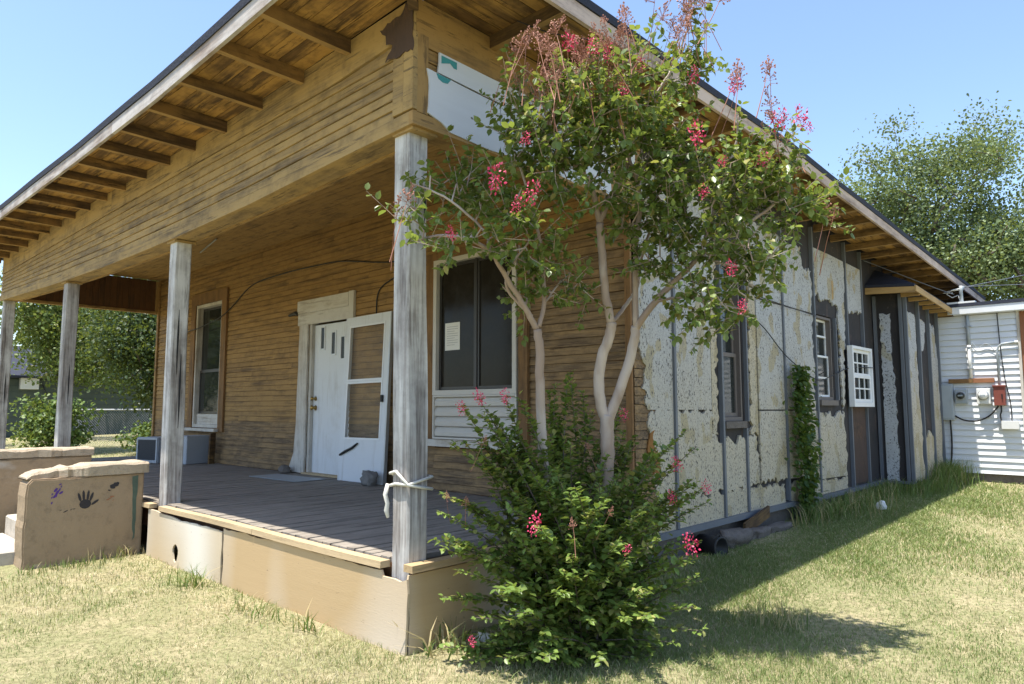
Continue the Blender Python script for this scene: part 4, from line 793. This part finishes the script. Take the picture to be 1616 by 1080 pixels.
# ------------------------------------------------------------------ vegetation
def setmesh(name, V, F, tint):
    me = bpy.data.meshes.new(name); nv, nf, k = len(V), len(F), F.shape[1]
    me.vertices.add(nv); me.vertices.foreach_set('co', V.astype(np.float32).ravel())
    me.loops.add(nf*k); me.loops.foreach_set('vertex_index', F.astype(np.int32).ravel())
    me.polygons.add(nf); me.polygons.foreach_set('loop_start', np.arange(0, nf*k, k, dtype=np.int32)); me.polygons.foreach_set('loop_total', np.full(nf, k, dtype=np.int32))
    me.update(calc_edges=True)
    a = me.attributes.new('tint', 'FLOAT_COLOR', 'POINT'); c = np.ones((nv, 4), np.float32); c[:, :3] = tint; a.data.foreach_set('color', c.ravel()); return me
def unit(a): return a/np.maximum(np.linalg.norm(a, axis=-1, keepdims=True), 1e-9)
LEAF_V = np.array([(0, 0, 0), (-.28, .25, .06), (-.30, .6, .05), (0, 1, -.08), (.30, .6, .05), (.28, .25, .06), (0, .45, -.015)])
LEAF_F = np.array([(6, 0, 5), (6, 5, 4), (6, 4, 3), (6, 3, 2), (6, 2, 1), (6, 1, 0)])
def frames(dirs, rng, flat=.6):
    """leaf frames: Y along dirs, Z roughly up"""
    d = unit(dirs); up = np.tile([0, 0, 1.0], (len(d), 1))+rng.normal(0, flat, (len(d), 3))
    x = unit(np.cross(d, up)); z = np.cross(x, d); return x, d, z
def leaves_mesh(name, P, dirs, size, tint, rng, flat=.6):
    x, y, z = frames(dirs, rng, flat); n = len(P)
    V = P[:, None, :]+size[:, None, None]*(LEAF_V[None, :, 0:1]*x[:, None]+LEAF_V[None, :, 1:2]*y[:, None]+LEAF_V[None, :, 2:3]*z[:, None])
    F = (LEAF_F[None]+(np.arange(n)*7)[:, None, None]).reshape(-1, 3)
    return setmesh(name, V.reshape(-1, 3), F, np.repeat(tint, 7, 0)), (x, y, z)
def greens(n, rng, a, b, hot=None, ph=.0):
    t = rng.random((n, 1)); c = np.array(a)*(1-t)+np.array(b)*t; c *= rng.uniform(.75, 1.25, (n, 1))
    if hot is not None: m = rng.random(n) < ph; c[m] = np.array(hot)*rng.uniform(.7, 1.2, (m.sum(), 1))
    return c
class Tubes:
    def __init__(s): s.m = MB()
    def add(s, pts, r, n=6): s.m.tube(pts, r, n)
def smooth_pts(pts, k=4, wob=.0):
    P = [Vector(p) for p in pts]; out = []
    for i in range(len(P)-1):
        p0, p1, p2, p3 = P[max(i-1, 0)], P[i], P[i+1], P[min(i+2, len(P)-1)]
        for q in range(k):
            t = q/k; out.append(.5*((2*p1)+(p2-p0)*t+(2*p0-5*p1+4*p2-p3)*t*t+(3*p1-p0-3*p2+p3)*t**3)+Vector((random.gauss(0, wob), random.gauss(0, wob), random.gauss(0, wob))))
    out.append(P[-1]); return out
def blocked(p):                       # inside the house, the eave or the porch beam
    x, y, z = p
    if x < .80 and y > -.85 and z > 3.62 and z < 4.0: return True
    if x < .17 and z > 2.98 and y > -.15: return True
    if x < .06 and y > D-.05: return True
    if x < .20 and z < .56 and y > -.2: return True
    return False
def crape_myrtle():
    root = empty('crape_myrtle', (.6, .85, .06), 0, 'pink flowering crape myrtle with leafy suckers beside the porch corner', 'tree')
    O = np.array((.6, .85, .06)); r = np.random.default_rng(3)
    tb = MB(); nodes = []
    for pts, r0, r1 in LIMBS:
        sp = smooth_pts(pts, 5, .002); n = len(sp); rad = [r0+(r1-r0)*i/(n-1) for i in range(n)]
        tb.tube([p-Vector(O) for p in sp], rad, 9); nodes += [np.array(p) for p in sp if p.z > 1.7]
    tb.build('trunk', M['bark'], root, smooth=True)
    tw = MB(); LP, LD, LS = [], [], []
    N = np.array(nodes); cand = []
    for bx, by, bz, ru, rv, n in BLOBS:
        for _ in range(int(n*1.75)):
            q = r.normal(0, 1, 3); q = q/np.linalg.norm(q)*r.random()**.45
            p = np.array((bx, by, bz))+q*np.array((ru, ru, rv))*np.array((.95, .95, 1.05))
            if not blocked(p): cand.append((p, (bx, by, bz)))
    cand.sort(key=lambda c: np.min(np.linalg.norm(N-c[0], axis=1)))
    allN = list(nodes)
    for p, c in cand:
        A = np.array(allN); i = np.argmin(np.linalg.norm(A-p, axis=1)); a = A[i]
        d = p-a; L_ = np.linalg.norm(d)
        if L_ < .05: continue
        out = unit(unit(p-np.array(c))*.6+np.array((0, 0, .35))+r.normal(0, .45, 3)+d/L_*.5)
        m = a+d*.5+np.array((0, 0, .03))+r.normal(0, .02, 3)
        tip = p+out*r.uniform(.10, .24)
        if blocked(tip): tip = p
        tw.tube([Vector(a-O), Vector(m-O), Vector(p-O), Vector(tip-O)], [.0045, .0035, .0025, .001], 4)
        allN.append(m); allN.append(p)
        for s in np.linspace(.25, 1, r.integers(11, 17)):
            q = m+(p-m)*min(1, s*2) if s < .5 else p+(tip-p)*(s-.5)*2
            for sg in (1, -1):
                if r.random() < .25: continue
                ax = unit(np.cross(out, r.normal(0, 1, 3)))
                pp = q+ax*.004
                if blocked(pp): continue
                LP.append(pp); LD.append(ax*1.0+out*.45+np.array((0, 0, -.25))+r.normal(0, .25, 3)); LS.append(r.uniform(.030, .055))
    tw.build('twigs', M['bark'], root)
    tint = greens(len(LP), r, (.10, .165, .040), (.19, .25, .065), (.28, .26, .08), .08)
    me, _ = leaves_mesh('crown', np.array(LP)-O, np.array(LD), np.array(LS), tint, r, .42); tag(link('crown', me, M['leaf'], root, smooth=True), kind='stuff')
    # suckers: arching leafy shoots from the base
    LP, LD, LS = [], [], []; sk = MB(); base = np.array((.62, .72, .08))
    tips = [np.array(t) for t in TIPS]
    for t in list(tips):
        for _ in range(3):
            q = t+(base-t)*np.array((.04, .04, 0))+r.normal(0, .08, 3); q[2] = max(q[2]-abs(r.normal(0, .12)), .12); tips.append(q)
    for t in tips:
        if blocked(t): continue
        b = base+np.array((r.normal(0, .10), r.normal(0, .12), 0)); b[2] = float(gz(b[0], b[1]))-.02
        h = t-b; mid = b+h*np.array((.30, .30, .66))+r.normal(0, .03, 3)
        pts = []
        for s in np.linspace(0, 1, 9): pts.append(b*(1-s)**2+mid*2*s*(1-s)+t*s*s)
        sk.tube([Vector(p-O) for p in pts], [.005*(1-.85*i/8)+.0010 for i in range(9)], 5)
        L_ = np.linalg.norm(h); s0 = .22; nl = int(L_*62)
        for s in np.linspace(s0, 1.0, nl):
            q = b*(1-s)**2+mid*2*s*(1-s)+t*s*s; tg = unit((mid-b)*(1-s)+(t-mid)*s)
            side = unit(np.cross(tg, np.array((0, 0, 1.0))+r.normal(0, .35, 3)))
            for sg in (1, -1):
                if r.random() < .12: continue
                w_ = 1.0 if s > .45 else .85
                off = 0 if r.random() < .5 or s > .8 else r.uniform(.02, .09)
                pp = q+side*sg*off+r.normal(0, .006, 3)
                if blocked(pp) or pp[2] < .1: continue
                LP.append(pp); LD.append(side*sg+tg*.55+r.normal(0, .18, 3)+np.array((0, 0, -.08))); LS.append(r.uniform(.036, .060)*w_*(1 if s < .9 else .7))
    LP, LD, LS = map(np.array, (LP, LD, LS))
    sk.build('sucker_stems', M['darkbark'], root)
    tint = greens(len(LP), r, (.12, .20, .044), (.24, .32, .080), (.36, .36, .12), .14)
    dist = np.linalg.norm(LP-np.array(CAM), axis=1); near = np.argsort(dist)[:290]; far = np.argsort(dist)[290:]
    me, _ = leaves_mesh('sucker_foliage', LP[far]-O, LD[far], LS[far], tint[far], r, .25); tag(link('sucker_foliage', me, M['leaf'], root, smooth=True), kind='stuff')
    protos = []
    for k in range(6):
        pm = setmesh('leaf', LEAF_V*1.0, LEAF_F, np.tile(tint[near[k*7]], (7, 1))); pm.materials.append(M['leaf']); pm.polygons.foreach_set('use_smooth', [True]*6); protos.append(pm)
    x, y, z = frames(LD[near], r, .25)
    for j, i in enumerate(near):
        o = bpy.data.objects.new('leaf', protos[j % 6]); col.objects.link(o); o.parent = root; s = LS[i]; p = LP[i]-O
        o.matrix_local = Matrix(((x[j][0]*s, y[j][0]*s, z[j][0]*s, p[0]), (x[j][1]*s, y[j][1]*s, z[j][1]*s, p[1]), (x[j][2]*s, y[j][2]*s, z[j][2]*s, p[2]), (0, 0, 0, 1)))
    # flowers and seed heads, shared meshes
    fl = []
    for k in range(5):
        n = 80; q = r.normal(0, 1, (n, 3)); q = unit(q)*r.random((n, 1))**.5*np.array((.85, .85, 1.25)); t = np.where(r.random((n, 1)) < .75, np.array([[.62, .045, .13]]), np.array([[.75, .16, .25]]))*r.uniform(.7, 1.15, (n, 1))
        me, _ = leaves_mesh('flower_cluster', q, unit(q)+r.normal(0, .6, (n, 3)), r.uniform(.18, .36, n), t, r, 1.5); me.materials.append(M['petal']); fl.append(me)
    for k, (a, b, c, s) in enumerate(BLOOMS):
        tc = (np.array(CAM)+np.array((0, 0, .5))-np.array((a, b, c))); tc = tc/np.linalg.norm(tc)*.16; a, b, c = a+tc[0], b+tc[1], c+tc[2]+(.04 if c > 2.8 else 0)
        o = bpy.data.objects.new('flower_cluster', fl[k % 5]); col.objects.link(o); o.parent = root; o.location = (a-O[0], b-O[1], c-O[2]); o.scale = (s, s, s*1.15); o.rotation_euler = (r.uniform(-.4, .4), r.uniform(-.4, .4), r.uniform(0, 6))
    se = []
    for k in range(3):
        m = MB(); n = 26; pts = []
        for j in range(n):
            h = r.uniform(.1, 1); a = r.uniform(0, 6.28); w = (1.05-h)*.38+.05; p = Vector((math.cos(a)*w, math.sin(a)*w, h))
            m.tube([Vector((0, 0, h*.7)), p], [.010, .006], 3); c = .022
            m.box(p.x-c, p.x+c, p.y-c, p.y+c, p.z-c, p.z+c*1.3)
        m.tube([(.1, .05, -2.2), (0, 0, -.6), (.02, 0, .3), (0, 0, 1)], [.022, .016, .012, .005], 4)
        me = m.mesh('seed_head'); t = me.attributes.new('tint', 'FLOAT_COLOR', 'POINT'); nv = len(me.vertices); c = np.ones((nv, 4), np.float32); c[:, :3] = np.array([.36, .17, .12])*r.uniform(.6, 1.3, (nv, 1)); t.data.foreach_set('color', c.ravel()); me.materials.append(M['petal']); se.append(me)
    seeds = list(SEEDS)
    for a, b, c in SEEDS:
        if c > 3.0: seeds += [(a+r.normal(0, .09)+.06, b+r.normal(0, .09)-.06, c+r.normal(0, .06)) for _ in range(4)]
    seeds = [q for q in seeds if not blocked(q)]
    for k, (a, b, c) in enumerate(seeds):
        o = bpy.data.objects.new('seed_head', se[k % 3]); col.objects.link(o); o.parent = root; o.location = (a-O[0], b-O[1], c-O[2]-.05); s = r.uniform(.10, .15)*(1 if c > 1.6 else .5); o.scale = (s, s, s); o.rotation_euler = (r.uniform(-.5, .5), r.uniform(-.5, .5), r.uniform(0, 6))
crape_myrtle()
# climbing vine on the side wall
def vine():
    root = empty('climbing_vine', (.07, 5.62, float(gz(.1, 5.6))), 0, 'narrow green vine climbing a batten on the sheathed side wall', 'vine'); r = np.random.default_rng(5); O = np.array(root.location)
    m = MB()
    for k in range(3): m.tube([(.0+.01*k, .05*math.sin(k+z_*4), z_) for z_ in np.linspace(0, 1.65-.2*k, 9)], [.008]*8+[.003], 5)
    m.build('stem', M['bark'], root)
    n = 1700; z_ = r.uniform(0, 1.75, n); w = .07+.10*np.exp(-((z_-.85)/.5)**2); y_ = r.normal(0, 1, n)*w+.05*np.sin(z_*3); x_ = np.abs(r.normal(0, .06, n))+.01
    P = np.stack([x_, y_, z_], 1); d = np.stack([np.abs(r.normal(.5, .4, n)), r.normal(0, .7, n), r.normal(-.35, .4, n)], 1)
    me, _ = leaves_mesh('foliage', P, d, r.uniform(.045, .085, n), greens(n, r, (.045, .10, .028), (.08, .15, .035)), r, .5); tag(link('foliage', me, M['leaf'], root), kind='stuff')
vine()
# ------------------------------------------------------------------ grass and weeds
def blades(name, P, ht, wd, tint, r, lean=.45, parent=None, mat='blade', seg=2):
    n = len(P); a = r.uniform(0, 2*np.pi, n); s = np.stack([np.cos(a), np.sin(a), np.zeros(n)], 1); b = r.uniform(0, 2*np.pi, n); ld = np.stack([np.cos(b), np.sin(b), np.zeros(n)], 1)*(np.abs(r.normal(0, lean, n))*ht)[:, None]
    up = np.array([0, 0, 1.0]); h = ht[:, None]; w = wd[:, None]
    V = np.stack([P-s*w*.5, P+s*w*.5, P+up*h*.6+ld*.4+s*w*.38, P+up*h*.6+ld*.4-s*w*.38, P+up*h*.92+ld*1.15], 1).reshape(-1, 3)
    i = (np.arange(n)*5)[:, None, None]; F = (np.array([[0, 1, 2], [0, 2, 3], [3, 2, 4]])[None]+i).reshape(-1, 3)
    me = setmesh(name, V, F, np.repeat(tint, 5, 0)); o = link(name, me, M[mat], parent); return o
def patch(x, y):
    return (np.sin(x*1.3+.7*y+1)+np.sin(1.9*y-x*.6+2.3)+.7*np.sin(3.1*x+2.2*y)+.6*np.sin(4.3*y-2.6*x+.5)+.5*np.sin(7*x+1)*np.sin(6*y))/3.2
def lawn():
    r = np.random.default_rng(11); N = 600000
    th = np.radians(43.16)+r.uniform(-.85, .80, N); d = np.exp(r.uniform(np.log(2.3), np.log(34), N))
    x = CAM.x-np.sin(th)*d; y = CAM.y+np.cos(th)*d
    k = 110000; x[:k] = .1+2.4*r.beta(1.2, 2.6, k); y[:k] = .2+r.beta(1, 1.6, k)*10.5; d[:k] = np.hypot(x[:k]-CAM.x, y[:k]-CAM.y)
    ok = ~((x < .07) & (x > -10.5) & (y > -.075)); ok &= ~((x < .45) & (y > 8.93)); ok &= ~(y > 11.1) | (x > 7); ok &= ~((x > -5.6) & (x < -3.74) & (y > -1.17)); ok &= ~((x < -33.9)); ok &= (y < 20)
    u = patch(x*1.0, y*1.0); fr = patch(x*4.1+3, y*4.3)
    dryness = .36+.36*u+.32*fr-.16*np.clip((x-1.2)/2, 0, 1)+.40*np.clip(1-np.abs(y+.55)/.6, 0, 1)*(x < .3)+.12*np.clip((-y-.2)/2, 0, 1)*np.clip(1-x/3, 0, 1)-.65*np.clip(1.2-np.abs(x-.5)/1.4, 0, 1)*np.clip((y-.2)/.8, 0, 1)
    thin = np.clip(.75-.35*fr-.25*u, .3, 1); ok &= r.random(N) < thin
    ok &= ~((x < .35) & (y > .2) & (r.random(N) < .5))
    x, y, d, dry, u = x[ok], y[ok], d[ok], dryness[ok], u[ok]; n = len(x)
    z = gz(x, y)-.005; s = np.clip(d/5.5, .75, 2.6)
    ht = r.uniform(.014, .040, n)*(1+.25*u)*(.8+.35*s); wd = r.uniform(.0028, .0052, n)*s
    isdry = r.random(n) < np.clip(dry, .12, .9)
    g = greens(n, r, (.13, .19, .06), (.25, .30, .115)); y_ = greens(n, r, (.48, .40, .235), (.60, .53, .36)); t = np.where(isdry[:, None], y_, g)
    ht = np.where(isdry, ht*.85, ht)
    o = blades('grass', np.stack([x, y, z], 1), ht, wd, t, r, .75); tag(o, 'short dry lawn of mixed straw and green blades', 'grass', kind='stuff')
lawn()
def weed(loc, n, h, spread, label, dry=.1, group='weed clumps', seed=0, name='weed_clump', width=.008, lean=.45):
    r = np.random.default_rng(seed+40); root = empty(name, (loc[0], loc[1], float(gz(loc[0], loc[1]))), 0, label, 'weed', group)
    q = r.normal(0, 1, (n, 2))*np.array(spread); P = np.concatenate([q, np.full((n, 1), -.01)], 1)
    t = np.where(r.random((n, 1)) < dry, greens(n, r, (.40, .32, .16), (.5, .42, .25)), greens(n, r, (.09, .15, .04), (.17, .24, .075)))
    tag(blades('blades', P, r.uniform(.4, 1, n)*h, r.uniform(.6, 1.2, n)*width, t, r, lean, root), kind='stuff')
G = 'weed clumps'
weed((.62, 9.3, 0), 900, .28, (.12, .45), 'tall weed clump at the foot of the bay corner', seed=1)
weed((.60, 10.4, 0), 1300, .50, (.13, .38), 'tallest weed clump where the bay meets the annex', seed=2)
weed((.25, 5.9, 0), 700, .28, (.10, .40), 'weed clump at the foot of the climbing vine', .25, seed=3)
weed((.22, 7.2, 0), 800, .26, (.10, .55), 'weed strip below the white vinyl window', .3, seed=4)
weed((.30, 8.4, 0), 500, .30, (.12, .35), 'weed clump before the dark side of the bay', .15, seed=5)
weed((.66, 6.35, 0), 70, .42, (.12, .25), 'sparse tall grass stalks beside the plastic bag', .3, seed=6, width=.006, lean=.35)
weed((-2.2, -.30, 0), 55, .22, (.09, .05), 'grass tuft at the seam between the two skirt panels', .3, seed=7, width=.009, lean=.9)
weed((-1.15, -.32, 0), 150, .12, (.22, .06), 'low grass tuft along the middle of the porch skirt', .35, seed=8, width=.007, lean=1.0)
weed((-.65, -.28, 0), 26, .18, (.05, .03), 'upright grass tuft on the skirt just short of the corner post', .2, seed=9, width=.010, lean=.7)
weed((.24, .08, 0), 60, .22, (.06, .10), 'long drooping grass tuft at the porch corner', .35, seed=10, width=.012, lean=.9)
weed((-3.68, -.30, 0), 90, .16, (.05, .10), 'dry weed tuft between cheek wall and porch skirt', .7, seed=12, width=.007)
weed((-3.55, -.80, 0), 140, .12, (.06, .20), 'green grass tuft along the handprint wall', .1, seed=13, width=.007)
weed((1.35, 1.75, 0), 130, .17, (.10, .12), 'dry grass tuft in the myrtle shadow', .65, seed=14, width=.006)
weed((1.9, -.7, 0), 150, .14, (.14, .14), 'green tuft in the sunny lawn before the myrtle', .15, seed=15, width=.006)
# ------------------------------------------------------------------ trees in the background
def tree(name, base, label, trunk_h, crown, seed, ncl, nleaf, size, ga, gb, group, cat='tree', tr=.16, hot=None, ph=0, cl=.55, nlimb=10):
    """crown = list of (dx,dy,z,rx,ry,rz) ellipsoids relative to base"""
    r = np.random.default_rng(seed); root = empty(name, base, 0, label, cat, group)
    tb = MB(); tb.tube([(0, 0, -.2), (.03, .02, trunk_h*.5), (0, .05, trunk_h)], [tr*1.25, tr, tr*.85], 10)
    C_ = np.array([c[:3] for c in crown]); Rr = np.array([c[3:] for c in crown]); vol = Rr.prod(1); vol = vol/vol.sum()
    cen = []
    for _ in range(ncl):
        k = r.choice(len(crown), p=vol); q = unit(r.normal(0, 1, 3))*r.random()**.38; cen.append(C_[k]+q*Rr[k])
    cen = np.array(cen); nodes = [np.array((0, .05, trunk_h))]
    for i in np.argsort(np.linalg.norm(cen-nodes[0], axis=1)):
        A = np.array(nodes); p = cen[i]; dd = np.linalg.norm(A-p, axis=1)+.0*A[:, 2]; a = A[np.argmin(dd)]; L_ = np.linalg.norm(p-a); m = a+(p-a)*.5+r.normal(0, .06*L_, 3)+np.array((0, 0, .06*L_))
        far = np.linalg.norm(a-nodes[0])/(.001+np.linalg.norm(cen-nodes[0], axis=1).max()); rad = max(tr*.5*(1-far)**1.5, .012)
        tb.tube([Vector(a), Vector(m), Vector(p)], [rad, rad*.8, rad*.55], 5); nodes.append(m); nodes.append(p)
    tb.build('trunk', M['darkbark'], root, smooth=True)
    n = ncl*nleaf; P = np.repeat(cen, nleaf, 0)+r.normal(0, cl, (n, 3))*np.array((1, 1, .62)); d = r.normal(0, 1, (n, 3))+np.array((0, 0, -.35))
    keep = P[:, 2] > .15; P, d = P[keep], d[keep]; n = len(P)
    shade = np.repeat(r.uniform(.8, 1.2, ncl), nleaf)[keep][:, None]
    me, _ = leaves_mesh('crown', P, d, r.uniform(.6, 1.3, n)*size, greens(n, r, ga, gb, hot, ph)*shade, r, 1.0); tag(link('crown', me, M['leaf_far'], root), kind='stuff')
BT = 'trees behind the annex'
tree('pecan_tree', (-2.6, 26.5, .2), 'tall airy tree rising behind the main roof and annex', 4.5, [(0, 0, 8.0, 3.3, 2.9, 3.0), (1.3, 1.0, 10.8, 1.3, 1.2, 1.6), (-2.6, -2.4, 9.3, 1.6, 1.6, 1.6), (-3.4, -3.1, 7.6, 1.5, 1.5, 1.8), (.6, .4, 6.0, 3.4, 3, 1.7), (-.7, -.6, 10.5, 1.3, 1.3, 1.5)], 21, 300, 190, .115, (.10, .15, .065), (.17, .22, .10), BT, tr=.28, cl=.42)
tree('pecan_tree', (3.0, 30.5, .2), 'spreading tree behind the annex roof and overhead wires', 4.0, [(0, 0, 6.8, 4.0, 3.2, 2.6), (-2.6, -1.2, 7.6, 2.4, 2.2, 2.1), (-2.5, -1, 5.2, 2.6, 2, 1.7)], 22, 180, 200, .13, (.10, .15, .065), (.18, .23, .10), BT, tr=.26, cl=.5)
LT = 'trees beyond the porch end'
tree('dark_tree', (-15.2, 4.9, .1), 'dense dark glossy tree seen under the porch end beam', 1.3, [(0, 0, 2.9, 1.7, 2.0, 1.7), (-.5, -.7, 3.6, 1.5, 1.6, 1.3), (.3, .6, 1.9, 1.2, 1.5, 1.0)], 23, 190, 260, .085, (.028, .055, .020), (.062, .10, .032), LT, tr=.10, cl=.36)
tree('light_tree', (-21, 3.4, .1), 'light green leafy tree between the two far porch posts', 1.8, [(0, 0, 4.0, 1.8, 1.6, 1.6), (.6, .7, 3.2, 1.6, 1.4, 1.1)], 24, 110, 200, .105, (.09, .14, .035), (.16, .21, .06), LT, tr=.11, hot=(.28, .27, .09), ph=.06, cl=.42)
tree('tall_tree', (-27, 9.5, .1), 'tall green tree standing behind the dark glossy tree', 2.4, [(0, 0, 5.2, 3.2, 3.2, 2.6), (-2, -3, 4.4, 2.6, 2.6, 2.0)], 25, 130, 130, .18, (.06, .105, .03), (.12, .17, .05), LT, tr=.16, cl=.5)
tree('street_tree', (-27.5, -1.6, .1), 'tree whose outer twigs reach past the roof edge left of the porch', 4.0, [(0, 0, 8.2, 3.6, 3.05, 2.2)], 26, 120, 110, .17, (.05, .09, .03), (.09, .14, .045), LT, tr=.2, cl=.35)
tree('shrub', (-19.2, 2.85, .1), 'bright green shrub before the dark green house', .35, [(0, 0, .85, .65, .75, .7), (.3, .3, 1.2, .4, .4, .4)], 27, 36, 110, .11, (.085, .15, .035), (.15, .21, .06), None, 'shrub', .035, cl=.2)
tree('shrub', (-17.6, 4.9, .1), 'low green shrub under the dark glossy tree', .25, [(0, 0, .45, .7, .7, .35)], 28, 26, 90, .11, (.07, .13, .035), (.13, .19, .055), None, 'shrub', .03, cl=.18)
tree('yard_tree', (-31, -7.5, .05), 'broad dark green yard tree mirrored in the tall porch window', 2.0, [(0, 0, 4.2, 3.4, 3.4, 2.8), (2.5, 2.0, 3.4, 2.4, 2.4, 2.2)], 29, 110, 120, .22, (.045, .08, .028), (.08, .125, .04), None, tr=.2, cl=.5)
